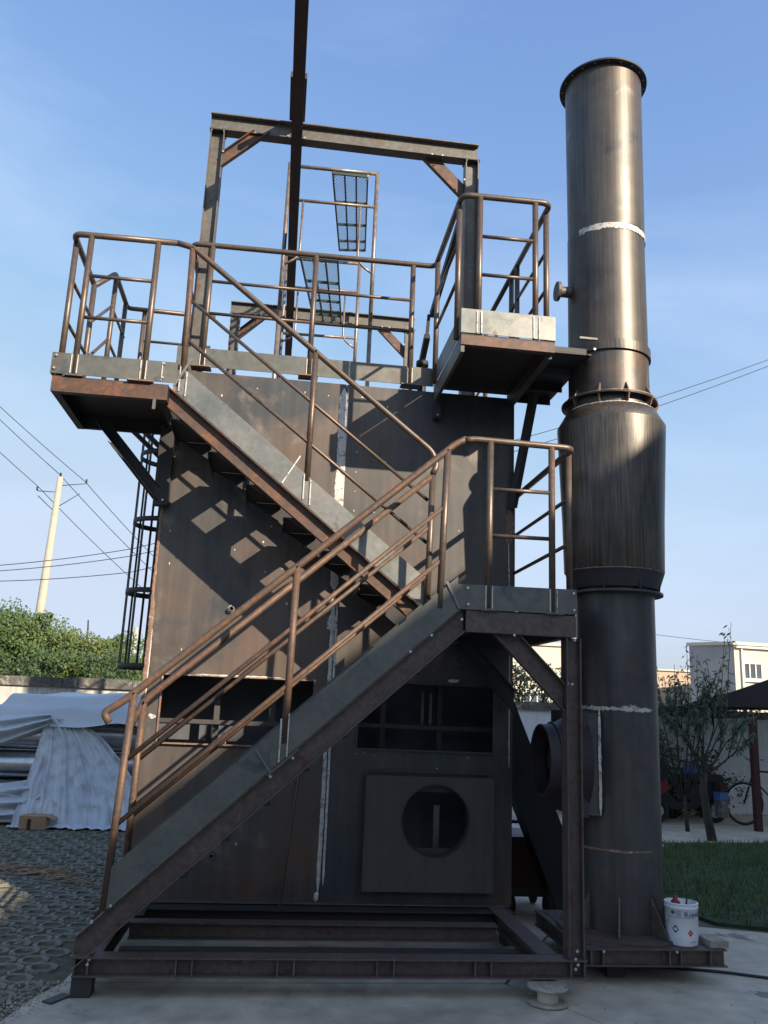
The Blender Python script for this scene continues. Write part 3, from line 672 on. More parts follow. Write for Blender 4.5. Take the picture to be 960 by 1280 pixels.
for y in (.70,1.25):
    mb = MB(); mb.prism(rect(.04,.04), (-.6,y,3.87), (-.005,y,3.35)); part('brace', mb, MT['dark'], gw)

# ================================================================== ROOF RAILING
rr = thing('roof_railing', 'pipe guard railing with grey toe plate along the casing roof front', 'railing', (1,0,3.93))
mb = MB(); mb.box(.0,1.972,-.012,-.006,3.935,4.085); part('toe_plate', mb, MT['toe_dark'], rr)
mb = MB(); mb.box(.0,.006,-.005,.55,3.935,4.085); part('toe_plate', mb, MT['toe_dark'], rr)
rail(rr, [(.03,.56,4.955),(.03,.0,4.955),(1.965,.0,4.975),(1.965,-.12,4.975)], fillet=.07)
for z in (4.65,4.38):
    part('mid_rail', MB().tube([(.2,.0,z),(.995,.0,z+.002)], .0125), MT['pipe'], rr); part('mid_rail', MB().tube([(1.005,.0,z),(1.77,.0,z+.005)], .0125), MT['pipe'], rr)
    part('mid_rail', MB().tube([(.03,.08,z),(.03,.5,z)], .0125), MT['pipe'], rr)
for x,y in ((.19,.0),(1.0,.0),(1.782,.0),(.03,.1),(.03,.5)): post(rr, (x,y,3.94), (x,y,4.96))
for x in (.175,.21,.98,1.02,1.765,1.80): part('post_weld', MB().box(x-.003,x+.003,-.019,-.013,3.94,4.07), MT['weld'], rr)
for x in (.18,.99,1.785):
    mb = MB(); mb.box(x-.07,x+.08,-.045,.06,3.9255,3.9335); part('post_foot', mb, MT['weld_rust' if x < 1 else 'toe'], rr)
# side roof rail at right, running back along the casing
rs = thing('roof_railing', 'pipe guard railing running back along the right roof edge', 'railing', (2.6,.8,3.93))
rail(rs, [(2.60,-.10,4.972),(2.61,1.75,4.96)]); 
for z in (4.66,4.38): part('mid_rail', MB().tube([(2.60,-.1,z),(2.61,1.75,z)], .0125), MT['pipe'], rs)
for y in (.05,.9,1.72): post(rs, (2.61,y,3.9), (2.61,y,4.96))

# ================================================================== UPPER RIGHT PLATFORM
ur = thing('corner_platform', 'upper right platform jutting forward toward the stack with pale toe plate', 'platform', (2.3,-.5,3.85))
xa, xb, ya = 1.975, 2.618, -1.007
mb = MB(); mb.box(xa,xb,ya,ya+.008,3.850,3.920); mb.box(xa,xb,ya+.0085,ya+.05,3.850,3.857); part('edge_channel', mb, MT['channel'], ur, 'flame-cut rusty front edge channel')
beam(ur, (xa+.012,ya+.01,3.86), (xa+.012,-.005,3.86), rect(.024,.12), 'beam', 'edge_channel'); beam(ur, (xb-.03,ya+.055,3.87), (xb-.03,-.005,3.87), rect(.05,.09), 'dark', 'edge_channel')
mb = MB(); mb.box(xa,xb,ya,.0,3.9215,3.9275); part('deck_plate', mb, MT['dark'], ur)
mb = MB(); mb.box(xa-.005,xb+.002,ya-.009,ya-.004,3.932,4.105); part('toe_plate', mb, MT['toe'], ur)
mb = MB(); mb.box(xa-.005,xa,ya-.003,-.02,3.932,4.085); part('toe_plate', mb, MT['toe_dark'], ur)
mb = MB(); mb.box(xb-.003,xb+.002,ya-.003,-.1,3.932,4.085); part('toe_plate', mb, MT['toe_dark'], ur)
for x in (2.078,2.108,2.468,2.505): part('post_weld', MB().box(x-.004,x+.004,ya-.016,ya-.010,3.935,4.09), MT['weld'], ur)
rail(ur, [(1.965,-.10,4.975),(1.965,-.99,4.975),(2.598,-.99,4.985),(2.60,-.10,4.972)], fillet=.07)
for x,y in ((2.092,-.99),(2.487,-.99),(1.965,-.90),(1.965,-.10),(2.60,-.88),(2.60,-.15)): post(ur, (x,y,3.93), (x,y,4.97))
for z in (4.67,4.38):
    for a,b in (((2.105,-.99),(2.475,-.99)),((1.965,-.89),(1.965,-.11)),((2.60,-.87),(2.60,-.16))):
        part('mid_rail', MB().tube([(a[0],a[1],z),(b[0],b[1],z+.005)], .0125), MT['pipe'], ur)
mb = MB(); mb.box(xa,xa+.05,-.075,-.004,3.66,3.80); part('wall_bracket', mb, MT['dark'], ur)
bolts(ur, [(xa+.025,-.08,3.68)])
mb = MB(); mb.box(2.62,2.93,-.86,.02,3.922,3.932); part('stack_bridge', mb, MT['dark'], ur)
for y in (-.6,-.3,-.02): part('bridge_rib', MB().box(2.622,2.91,y-.004,y+.004,3.86,3.9215), MT['dark'], ur)
mb = MB(); mb.prism(rect(.045,.06), (2.71,-.25,3.86), (2.60,-.05,3.0)); part('brace', mb, MT['dark'], ur)
# round cap and bracket seen left of the platform
solo('vent_pipe', MB().lathe([(0,.26),(.05,.26),(.05,.22),(.035,.22),(.035,0)], (1.90,.12,3.93), 20), MT['dark'], 'short dark capped vent pipe on the roof beside corner platform', 'pipe', (1.90,.12,3.93))

# ================================================================== PORTAL FRAMES AND MONORAIL
def portal(y, label, name='portal_frame'):
    t = thing(name, label, 'steel frame', (1.2,y,3.9), 'portal frames carrying the hoist beam')
    beam(t, (.05,y,6.195), (2.34,y,6.195), ibeam(.155,.10,.010,.008), 'beam', 'cross_beam')
    for x in (.118,2.285): part('column', MB().prism(ibeam(.115,.10,.009,.007), (x,y,3.9 if y < 1 else .193), (x,y,6.105), (1,0,0)), MT['beam'], t)
    for x in (.118,2.285):
        mb = MB(); mb.box(x-.065,x+.065,y-.06,y+.06,6.105,6.115); part('end_plate', mb, MT['dark'], t)
        bolts(t, [(x-.05,y-.05,6.102),(x+.05,y-.05,6.102)], (R(90),0,0))
    for s, x in ((1,.176),(-1,2.227)):
        mb = MB(); mb.prism(chan(.10,.045), (x,y-.02 if s > 0 else y+.02,5.84), (x+s*.30,y-.02 if s > 0 else y+.02,6.14), (0,0,1), cut0=(1,0,0), cut1=(0,0,1)); part('knee_brace', mb, MT['channel'], t)
    bolts(t, [(.43,y-.06,6.11),(1.93,y-.06,6.11),(2.02,y-.06,6.11),(2.215,y-.06,5.90),(.18,y-.06,5.90)])
    return t
portal(.2, 'grey brown portal frame standing on the roof front, nearest the camera')
portal(3.6, 'second portal frame standing behind the furnace casing, farther from the camera')
mr = thing('monorail_beam', 'dark red overhead hoist beam hung under both portal frames', 'hoist beam', (.77,0,6.0))
beam(mr, (.769,-3.4,6.035), (.782,4.4,6.035), ibeam(.15,.088,.012,.008), 'mono', 'hoist_beam')
mb = MB(); mb.prism(rect(.13,.05), (.765,-.36,6.305), (.765,.15,6.305)); part('beam_splice', mb, MT['mono'], mr)
bolts(mr, [(.84,.14,6.12),(.70,.14,6.12)])
# lengthwise brace behind the right front column
mb = MB(); mb.prism(chan(.075,.05), (2.262,.33,5.87), (2.262,1.98,5.55)); 
lb = solo('tie_bar', mb, MT['dark'], 'dark sloping tie bar running back from the right portal column', 'steel bar', (2.262,.33,5.8))
mb = MB(); mb.prism(rect(.03,.03), (2.255,1.98,5.55), (2.25,2.05,5.3)); mb.prism(rect(.06,.07), (2.25,2.02,5.32), (2.25,2.40,5.12)); mb.prism(rect(.05,.05), (2.25,2.40,5.12), (2.25,2.45,.0))
solo('roof_post', mb, MT['dark'], 'dark cranked post behind the casing carrying the tie bar end', 'steel post', (2.25,2.42,.0))

# ================================================================== SCAFFOLD ON THE ROOF
scf = thing('scaffold_tower', 'two-tier pipe scaffold with mesh step panels standing on the roof', 'scaffold', (1.15,2.5,3.9))
def scaf_frame(y, z0, hgt, x0=.695, x1=1.60, parent=scf):
    f = MB(); f.tube([(x0,y,z0),(x0,y,z0+hgt)], .021); part('frame_post', f, MT['pipe_grey'], parent)
    f = MB(); f.tube([(x1,y,z0),(x1,y,z0+hgt)], .021); part('frame_post', f, MT['pipe_grey'], parent)
    f = MB(); f.tube([(x0,y,z0+hgt-.03),(x1,y,z0+hgt-.01)], .019); part('frame_bar', f, MT['pipe_grey'], parent)
    f = MB(); f.tube([(x0,y,z0+hgt-.42),(x1,y,z0+hgt-.40)], .016); part('frame_bar', f, MT['pipe_grey'], parent)
    for xs, e in ((x0+.16, x0),(x1-.16, x1)):
        f = MB(); f.tube([(xs,y,z0+hgt-.42),(xs,y,z0+hgt-1.05),(e,y,z0+hgt-1.16)], .012, fillet=.10); part('frame_loop', f, MT['pipe_grey'], parent)
scaf_frame(1.6, 5.10, 1.80); scaf_frame(3.45, 5.10, 1.80)
for y in (1.6,3.45):
    for x in (.695,1.60): part('frame_post', MB().tube([(x,y,3.9 if y < 2 else .0),(x,y,5.10)], .021), MT['pipe_grey'], scf)
    part('frame_bar', MB().tube([(.695,y,5.86),(1.60,y,5.88)], .017), MT['pipe_grey'], scf)
def catwalk(p, name='mesh_panel'):
    """expanded-metal deck panel between four corners (front-left, front-right, back-right, back-left)"""
    A,B,C_,D_ = [Vector(q) for q in p]
    fr = MB()
    def P(u,v): return (A.lerp(B,u)).lerp(D_.lerp(C_,u), v)
    for u in (0,.34,.67,1): fr.prism(rect(.016,.035), P(u,0), P(u,1))
    for v in (0,.33,.62,.86,1): fr.prism(rect(.016,.028), P(0,v)-Vector((0,0,.004)), P(1,v)-Vector((0,0,.004)))
    pn = part(name, fr, MT['mesh_green'], scf)
    ms = MB(); nv = 34; nu = 9
    for i in range(-nv, nu+nv):
        for s in (1,-1):
            # diagonal strands clipped to the panel
            u0 = i/nu; pts = []
            k = .28*nv/nu
            for v in (0,1):
                pass
            ua, ub = u0, u0+s*k*3.2
            t0, t1 = 0., 1.
            if ub != ua:
                ta = (0-ua)/(ub-ua); tb = (1-ua)/(ub-ua); lo, hi = min(ta,tb), max(ta,tb); t0, t1 = max(0,lo), min(1,hi)
            if t1-t0 > .003: ms.prism(rect(.003,.003), P(ua+(ub-ua)*t0,t0), P(ua+(ub-ua)*t1,t1))
    part('mesh', ms, MT['mesh_green'], pn, kind='stuff')
catwalk([(1.136,1.6,6.845),(1.50,1.6,6.85),(1.66,3.45,7.09),(1.335,3.45,7.06)])
catwalk([(.862,1.6,5.862),(1.24,1.6,5.862),(1.41,3.45,6.06),(1.08,3.45,6.056)])
for x in (1.15,1.50): part('panel_hook', MB().tube([(x,1.6,6.90),(x,1.62,6.80)], .012), MT['pipe_grey'], scf)
part('cross_brace', MB().tube([(1.60,1.6,6.75),(1.63,2.1,6.9),(1.60,1.61,5.3)], .009), MT['mesh_green'], scf)

# ================================================================== CAGED LADDER (left side)
cg = thing('caged_ladder', 'black safety-cage ladder hanging on the left side of the casing', 'ladder', (-.15,1.45,.6))
cy0 = 1.45; rc = .27; cx0 = -.165
for z in (1.735,2.37,2.99,3.60):
    mb = MB()
    for dz in (0,): mb.lathe([(rc,-.022),(rc+.006,-.022),(rc+.006,.022),(rc,.022),(rc,-.022)], (cx0,cy0,z), 30, a0=R(75), a1=R(285))
    part('hoop', mb, MT['dark'], cg)
for a in (95,125,152,180,208,235,265):
    x = cx0+rc*math.cos(R(a)); y = cy0+rc*math.sin(R(a)); part('cage_bar', MB().prism(rect(.02,.008), (x,y,1.715), (x,y,3.86), (math.cos(R(a)),math.sin(R(a)),0)), MT['dark'], cg)
for y in (cy0-.2,cy0+.2): part('ladder_rail', MB().prism(rect(.04,.012), (-.10,y,.6), (-.10,y,3.88), (1,0,0)), MT['dark'], cg)
for k in range(13): part('rung', MB().tube([(-.10,cy0-.2,.75+k*.25),(-.10,cy0+.2,.75+k*.25)], .011, 8), MT['dark'], cg)

# ================================================================== CHIMNEY STACK
SX, SY = 3.168, -.60
ch = thing('chimney_stack', 'tall dark steel exhaust stack with wider collar and flanged top', 'chimney', (SX,SY,.22))
def cyl(parent, name, z0, z1, r0, r1_, m, seg=72, dx=0): 
    zs = [z0+(z1-z0)*k/6 for k in range(7)]
    return part(name, MB().lathe([(r0+(r1_-r0)*(z-z0)/(z1-z0), z) for z in zs], (SX+dx,SY,0), seg), MT[m], parent)
cyl(ch, 'lower_tube', .215, 2.34, .256, .260, 'stack_low')
cyl(ch, 'upper_tube', 3.30, 4.99, .285, .281, 'stack', dx=-.012)
cyl(ch, 'upper_tube', 4.985, 6.325, .281, .292, 'stack', dx=-.008)
MT['collar'] = mat('collar_plate', (.125,.108,.09), (.10,.092,.084), .40, .6, 1.3, streak=.34, sf=42, mottle=.08, clouds=(((.15,.105,.07),.5,.68,1.6),((.07,.07,.07),.55,.68,2.2)))
part('collar', MB().lathe([(.275,2.425),(.332,2.44),(.335,2.445),(.345,2.8),(.352,2.95),(.376,3.475),(.376,3.482),(.318,3.585),(.312,3.588)], (SX-.003,SY,0), 72), MT['collar'], ch)
part('collar_ring', MB().lathe([(.262,2.285),(.318,2.285),(.318,2.300),(.30,2.302),(.262,2.302)], (SX,SY,0), 72, smooth=False), MT['stack_low'], ch)
part('collar_ring', MB().lathe([(.284,3.665),(.335,3.650),(.337,3.660),(.284,3.676)], (SX-.012,SY,0), 72, smooth=False), MT['stack'], ch)
part('collar_ring', MB().lathe([(.292,2.32),(.332,2.442),(.30,2.442)], (SX,SY,0), 72, smooth=False), MT['dark'], ch)
def gusset(parent, a, pts, name='gusset', m='stack_low'):
    mb = MB(); ca, sa = math.cos(R(a)), math.sin(R(a)); n = len(pts)
    vs = [(SX+ca*r-sa*d, SY+sa*r+ca*d, z) for d in (-.004,.004) for r,z in pts]
    mb.add(vs, [tuple(range(n))[::-1], tuple(range(n,2*n))]+[(i,(i+1)%n,(i+1)%n+n,i+n) for i in range(n)]); part(name, mb, MT[m], parent)
for k in range(10): gusset(ch, 18+k*36, [(.287,3.58),(.31,3.59),(.335,3.655),(.290,3.74),(.284,3.74)], m='weld_rust')
for k in range(8): gusset(ch, 10+k*45, [(.262,2.302),(.30,2.304),(.315,2.43),(.262,2.43)])
for k in range(8): gusset(ch, 20+k*45, [(.257,.218),(.385,.218),(.385,.232),(.262,.42),(.257,.42)], m='beam')
part('base_ring', MB().lathe([(.2,.195),(.40,.195),(.40,.215),(.2,.215)], (SX,SY,0), 60, smooth=False), MT['skid'], ch)
# top flange
zf = 6.325
tf = part('top_flange', MB().lathe([(.285,zf-.006),(.335,zf-.006),(.335,zf+.008),(.26,zf+.008),(.26,zf-.3)], (SX-.008,SY,0), 72, smooth=False), MT['dark'], ch)
for k in range(20):
    a = R(k*18+4); inst('flange_bolt', BOLT, tf, (SX-.008+.312*math.cos(a), SY+.312*math.sin(a), zf-.008), (R(90),0,0)).scale = (.7,.7,.7)
# ragged white weld rings on the shell
def wring(z, r, h, a0, a1, m='weld', jag=.8, dz=0, name='ring_weld'):
    mb = MB(); n = 150; T = []; B = []; jag *= .8
    for i in range(n+1):
        a = R(a0+(a1-a0)*i/n); j = 1+jag*noise.noise(Vector((a*5, z, 0)))*.9+jag*noise.noise(Vector((a*40, z, 3)))+random.uniform(-.45,.45)*jag; j2 = 1+jag*noise.noise(Vector((a*4, z, 7)))*.9+jag*noise.noise(Vector((a*44, z, 8)))+random.uniform(-.45,.45)*jag
        x, y = math.cos(a)*r, math.sin(a)*r; T.append((SX-.008+x, SY+y, z+dz*(i/n)+h*.5*max(j,.1))); B.append((SX-.008+x, SY+y, z+dz*(i/n)-h*.5*max(j2,.1)))
    mb.add(T+B, [(i,i+1,n+2+i,n+1+i) for i in range(n)], True); return part(name, mb, MT[m], ch)
wring(4.945, .2845, .035, 195, 352); wring(4.965, .2850, .012, 205, 345, jag=1.5)
wring(1.535, .2625, .022, 190, 300, jag=1.0); wring(1.55, .263, .010, 255, 275, jag=2.5); wring(1.535,.263,.008,300,345)
wring(.685, .2600, .014, 190, 345, m='weld_rust', jag=1.0)
wring(3.585, .3165, .010, 195, 345, m='weld', jag=1.2); wring(2.436, .3365, .007, 190, 350, m='weld_rust', jag=.8); wring(3.665,.3385,.006,190,350,m='weld_rust')
# clamp band
part('clamp_band', MB().lathe([(.286,3.985),(.300,3.985),(.300,4.055),(.286,4.055)], (SX-.012,SY,0), 64, smooth=False), MT['stack'], ch)
mb = MB(); mb.box(2.84,2.97,-.880,-.86,4.035,4.050); part('clamp_lug', mb, MT['beam'], ch)
mb = MB(); mb.box(2.62,2.90,-.845,-.80,3.940,3.975); part('stay_beam', mb, MT['dark'], ch)
bolts(ch, [(2.935,-.905,3.95)])
# small flanged nozzle
nz2 = part('side_nozzle', MB().lathe([(.040,-.12),(.040,.06)], (2.90,-.60,4.53), 24, 'x'), MT['beam'], ch)
part('nozzle_flange', MB().lathe([(.0,-.022),(.072,-.022),(.072,0),(.0,0)], (2.79,-.60,4.53), 28, 'x', smooth=False), MT['beam'], nz2)
# duct inlet on the left side of the stack
mb = MB(); mb.box(2.88,2.97,-.80,-.38,.885,1.505); part('inlet_box', mb, MT['stack_low'], ch)
ragged(ch, [(2.962,1.53),(2.962,.885)], .018, m='weld', y=-.806, n=50, jag=.7); ragged(ch, [(2.885,.889),(2.965,.889)], .008, m='beam', y=-.804, n=30)
part('inlet_cone', MB().lathe([(.228,-.02),(.232,.03),(.24,.05),(.33,.18)], (2.70,-.60,1.195), 48, 'x'), MT['maroon'], ch)
mb = MB(); mb.lathe([(.210,-.07),(.226,-.07),(.226,.0),(.242,.0),(.242,.012),(.226,.012),(.226,.03),(.210,.03),(.210,-.07)], (2.71,-.60,1.195), 48, 'x', smooth=False); part('inlet_flange', mb, MT['maroon'], ch)
mb = MB(); mb.box(2.80,2.878,-.83,-.34,.875,1.515); part('inlet_transition', mb, MT['maroon'], ch)
bolts(ch, [(3.42,-.67,.70)], (0,0,R(60)))
# ground skid under the stack
ss = thing('stack_skid', 'low rusty base frame carrying the exhaust stack and paint bucket', 'steel frame', (3.2,-.7,.1))
beam(ss, (2.745,-1.0,zc), (3.62,-1.0,zc), ibeam(hb,.09), 'skid', 'front_beam')
beam(ss, (3.50,-.94,zc+.001), (3.56,-.2,zc+.001), ibeam(hb,.09), 'skid', 'side_beam'); beam(ss, (2.80,-.94,zc-.001), (2.80,-.2,zc-.001), ibeam(hb,.09), 'skid', 'side_beam')
beam(ss, (2.75,-.16,zc), (3.62,-.16,zc), ibeam(hb,.09), 'skid', 'rear_beam')
mb = MB(); mb.box(2.80,3.50,-.95,-.19,.193,.1945); part('base_plate', mb, MT['skid'], ss)
for x in (2.80,2.87,3.27,3.34,3.52): 
    mb = MB(); mb.box(x-.004,x+.004,-1.043,-1.005,.107,.183); part('stiffener', mb, MT['beam'], ss)
for x,y in ((3.0,-.3),(3.0,-.85),(3.4,-.3)): mb = MB(); mb.box(x-.05,x+.05,y-.05,y+.05,0,.0975); part('support_block', mb, MT['dark'], ss)
bolts(ss, [(2.87,-1.047,.18),(3.31,-1.047,.18)])

# ================================================================== THINGS ON THE GROUND
# paint bucket
bx0, by0, bz0 = 3.405, -.925, .1935
bk = thing('paint_bucket', 'white paint bucket with blue lettering standing on the stack skid', 'bucket', (bx0,by0,bz0))
rb = .094; hbk = .232
part('body', MB().lathe([(0,.002),(rb*.93,.002),(rb*.94,.01),(rb,.06),(rb,hbk-.03),(rb+.004,hbk-.028),(rb+.004,hbk-.018),(rb,hbk-.016),(rb+.003,hbk),(rb-.004,hbk),(rb-.006,hbk-.05),(0,hbk-.052)], (bx0,by0,bz0), 48), MT['bucket'], bk)
part('rim', MB().lathe([(rb+.003,hbk-.006),(rb+.006,hbk-.003),(rb+.003,hbk+.002),(rb-.004,hbk+.002)], (bx0,by0,bz0), 48), MT['bucket'], bk)
part('paint_surface', MB().lathe([(0,hbk-.046),(rb-.007,hbk-.046)], (bx0,by0,bz0), 32), MT['soil'], bk)
toward = math.atan2(-6.047-by0, .904-bx0)     # direction to the camera
def wrap(parent, verts, faces, a_mid, z, m, name):
    """flat print (u right, v up, metres) wrapped on the bucket"""
    vs = []
    for u, v in verts:
        a = a_mid+u/rb; rr_ = rb+.0012; vs.append((bx0+math.cos(a)*rr_, by0+math.sin(a)*rr_, bz0+z+v))
    mb = MB(); mb.add(vs, faces); return part(name, mb, MT[m], parent)
def text_poly(s, size):
    c = bpy.data.curves.new('t', 'FONT'); c.body = s; c.size = size; c.resolution_u = 3
    o = bpy.data.objects.new('t', c); COL.objects.link(o)
    dg = bpy.context.evaluated_depsgraph_get(); dg.update(); me = bpy.data.meshes.new_from_object(o.evaluated_get(dg))
    bm = bmesh.new(); bm.from_mesh(me); bmesh.ops.triangulate(bm, faces=bm.faces)
    v = [(p.co.x, p.co.y) for p in bm.verts]; f = [tuple(q.index for q in p.verts) for p in bm.faces]; bm.free()
    bpy.data.objects.remove(o); return v, f
v, f = text_poly('R', .040); 
def bold(v, k=1.0): return v
wrap(bk, v, f, toward+.16, .164, 'blue', 'lettering'); v2, f2 = text_poly('AINBOW', .030)
wrap(bk, v2, f2, toward+.16+.027/rb, .164, 'blue', 'lettering')
v3, f3 = text_poly('R', .040); wrap(bk, [(a+.0012,b+.0006) for a,b in v3], f3, toward+.16, .1641, 'blue', 'lettering'); wrap(bk, [(a+.0012,b+.0004) for a,b in v2], f2, toward+.16+.027/rb, .1641, 'blue', 'lettering')
def dia(u, w_, z, m, nm): return wrap(bk, [(u-w_,0),(u,-w_*1.15),(u+w_,0),(u,w_*1.15)], [(0,1,2,3)], toward, z, m, nm)
dia(-.036,.020,.095,'teal','hazard_diamond'); dia(.050,.017,.078,'red','hazard_diamond')
wrap(bk, [(-.05+.012*math.cos(t*.785),.010*math.sin(t*.785)) for t in range(8)], [tuple(range(8))], toward, .184, 'teal', 'emblem')
for k in range(4): 
    u0 = -.030; wrap(bk, [(u0,0),(u0+.028,0),(u0+.028,.0022),(u0,.0022)], [(0,1,2,3)], toward, .170+.007*k, 'teal', 'small_print')
for zz in (.158,.205): 
    n = 26; vs = [(-.09+.18*i/n, 0) for i in range(n+1)]+[(-.09+.18*i/n, .0018) for i in range(n+1)]
    wrap(bk, vs, [(i,i+1,n+2+i,n+1+i) for i in range(n)], toward, zz, 'blue', 'print_line')
wrap(bk, [(.045,0),(.085,0),(.085,.002),(.045,.002)], [(0,1,2,3)], toward, .03, 'teal', 'small_print')
part('handle', MB().tube([(bx0+rb*math.cos(toward+1.6), by0+rb*math.sin(toward+1.6), bz0+.2),(bx0-.07,by0-.09,bz0+.17),(bx0-.02,by0-.115,bz0+.165)][:1]+[(bx0-rb-.01,by0-.02,bz0+.15),(bx0-rb-.015,by0-.01,bz0+.10)], .0025, 6), MT['chrome'], bk)
# red bottle cap and twig in the bucket
solo('red_bottle', MB().lathe([(0,.0),(.026,.0),(.028,.04),(.022,.052),(.014,.058),(.014,.075),(0,.076)], (bx0-.045,by0-.02,bz0+.19), 20), MT['redthing'], 'small red bottle sticking out of the paint bucket', 'bottle', (bx0-.045,by0-.02,bz0+.19))
mb = MB(); mb.tube([(bx0+.02,by0-.02,bz0+.19),(bx0+.03,by0-.02,bz0+.27),(bx0+.025,by0,bz0+.36)], [.006,.005,.003], 6); mb.tube([(bx0+.03,by0-.02,bz0+.26),(bx0-.04,by0,bz0+.31)], .002, 5); mb.tube([(bx0+.03,by0-.02,bz0+.3),(bx0-.10,by0,bz0+.285)], .002, 5)
solo('brush_stick', mb, MT['bark'], 'dark stick with side twigs standing in the paint bucket', 'stick', (bx0+.02,by0-.02,bz0+.19))
tb = MB(); tb.box(3.53,3.645,-1.02,-.86,.1945,.232); 
o = solo('timber_block', tb, MT['timber'], 'pale timber offcut lying on the skid right of the bucket', 'wood block', (3.58,-.95,.1945))
# cable spool
sp = thing('cable_spool', 'small empty wooden cable spool lying in front of the skid corner', 'spool', (2.445,-1.335,0))
for z in (.004,.078):
    part('spool_flange', MB().lathe([(0,z),(.106,z),(.109,z+.003),(.109,z+.009),(.106,z+.012),(0,z+.012)], (2.445,-1.335,0), 40), MT['spool'], sp)
part('spool_core', MB().lathe([(.055,.016),(.055,.078)], (2.445,-1.335,0), 32), MT['spool_core'], sp)
# small dark drain cover
mb = MB(); mb.prism(rect(.06,.008), (-.10,-1.34,.006), (-.03,-1.22,.006)); solo('steel_offcut', mb, MT['dark'], 'small dark steel plate lying on concrete by the paver edge', 'steel plate', (-.06,-1.28,.006))
# cable on the ground at right
mb = MB(); mb.tube([(3.0,-.55,.008),(3.4,-.72,.008),(3.7,-.80,.008),(4.0,-.95,.008),(4.6,-1.15,.008),(6.5,-1.6,.008)], .009, 6, fillet=.1)
solo('ground_cable', mb, MT['cable'], 'black cable trailing across the concrete right of the skid', 'cable', (3.6,-.8,.008))
# cardboard box
cb = thing('cardboard_box', 'small brown cardboard box on the pavers before the tarp', 'box', (-1.62,4.2,0))
mb = MB(); mb.box(-1.79,-1.50,4.12,4.34,.01,.15); part('carton', mb, MT['card'], cb)
mb = MB(); mb.add([(-1.50,4.12,.15),(-1.50,4.34,.15),(-1.43,4.36,.11),(-1.43,4.14,.11)], [(0,1,2,3)]); part('flap', mb, MT['card'], cb)
mb = MB(); mb.box(-1.70,-1.66,4.116,4.119,.01,.12); part('red_mark', mb, MT['redpost'], cb)
# welding machine behind the duct brace
wm = thing('welding_machine', 'dark maroon wheeled welding machine behind the column', 'machine', (2.98,.75,0))
mb = MB(); mb.box(2.72,3.16,.55,1.05,.14,.56); part('housing', mb, MT['maroon'], wm)
mb = MB(); mb.box(2.75,3.12,.545,.549,.2,.5); part('louvre_panel', mb, MT['redpost'], wm)
for x in (2.80,3.08):
    for y in (.62,.98): part('wheel', MB().lathe([(0,-.02),(.06,-.02),(.065,-.015),(.065,.015),(.06,.02),(0,.02)], (x,y,.068), 20, 'x'), MT['tyre'], wm)
mb = MB(); mb.box(2.74,3.14,.6,1.0,.125,.139); part('chassis', mb, MT['black'], wm)
part('handle', MB().tube([(2.82,.8,.55),(2.82,.8,.64),(2.98,.8,.64),(2.98,.8,.55)], .014, 8, fillet=.05), MT['black'], wm)
solo('machine_cable', MB().tube([(3.14,.7,.25),(3.25,.7,.12),(3.4,.9,.10),(3.55,1.0,.012),(3.9,1.6,.012)], .010, 6, fillet=.06), MT['cable'], 'black cable looping from the welding machine to the ground', 'cable', (3.3,.8,.1))
# sloping dark duct at right side of casing
mb = MB(); mb.prism([(-.10,-.13),(.10,-.13),(.10,.13),(-.10,.13)], (2.70,.42,1.30), (3.22,.42,.06), (0,0,1), cut0=(1,0,0), cut1=(0,0,1))
solo('sloping_duct', mb, MT['black'], 'dark square duct sloping from the casing side down to the ground', 'duct', (3.1,.42,.1))

# ================================================================== TARPED DUCTS
for (x0,x1,y,z) in ((-5,.4,4.95,.30),(-5,.35,5.35,.30),(-4.8,.4,4.97,.63),(-5,.3,5.35,.62),(-5,.35,4.99,.96),(-5,.3,5.38,.95),(-2.02,.4,5.2,1.25)):
    t = thing('duct_pipe', '', 'pipe', ((x0+x1)/2,y,z-.15), 'galvanised ducts under the tarp')
    rp = .155
    part('shell', MB().lathe([(rp-.004,x0-y*0),(rp,x0),(rp,x1),(rp-.004,x1),(rp-.004,x0)], (0,y,z), 40, 'x'), MT['galv'], t)
    for xr in (x0+1.1, x0+2.3, x0+3.5, x0+4.7): part('seam_band', MB().lathe([(rp+.001,-.012),(rp+.006,-.006),(rp+.006,.006),(rp+.001,.012)], (xr,y,z), 40, 'x'), MT['galv'], t)
    t['label'] = ('topmost galvanised duct under the tarp, against the yard wall' if z > 1.1 else '%s row galvanised duct under the tarp, %s' % ({.30:'bottom',.63:'second',.62:'second',.96:'third',.95:'third'}[z], 'nearer the pavers' if y < 5.2 else 'against the yard wall'))
for x in (-2.2,-.5): 
    mb = MB(); mb.box(x-.05,x+.05,4.8,5.5,0,.14); solo('timber_bearer', mb, MT['timber'], 'timber bearer under the galvanised duct pile, %s' % ('nearer the cardboard box' if x < -1 else 'nearer the casing'), 'wood block', (x,5.1,0))
tp = thing('tarp_cover', 'blue grey plastic tarp draped over the galvanised ducts', 'tarp', (-1.7,4.7,0))
def cloth(name, fn, nu, nv):
    mb = MB(); vs = [fn(i/nu, j/nv) for j in range(nv+1) for i in range(nu+1)]
    mb.add(vs, [(j*(nu+1)+i, j*(nu+1)+i+1, (j+1)*(nu+1)+i+1, (j+1)*(nu+1)+i) for j in range(nv) for i in range(nu)], True)
    part(name, mb, MT['tarp'], tp)
def fold(x, z, a): 
    r = 0
    for f, g, w_ in ((3.2,.7,1.3),(7.5,1.8,.7),(15,4.,.38),(31,9.,.16)):
        r += w_*(1-2*abs(noise.noise(Vector((x*f+z*f*.25, z*g, f)))))*.6
    return a*r
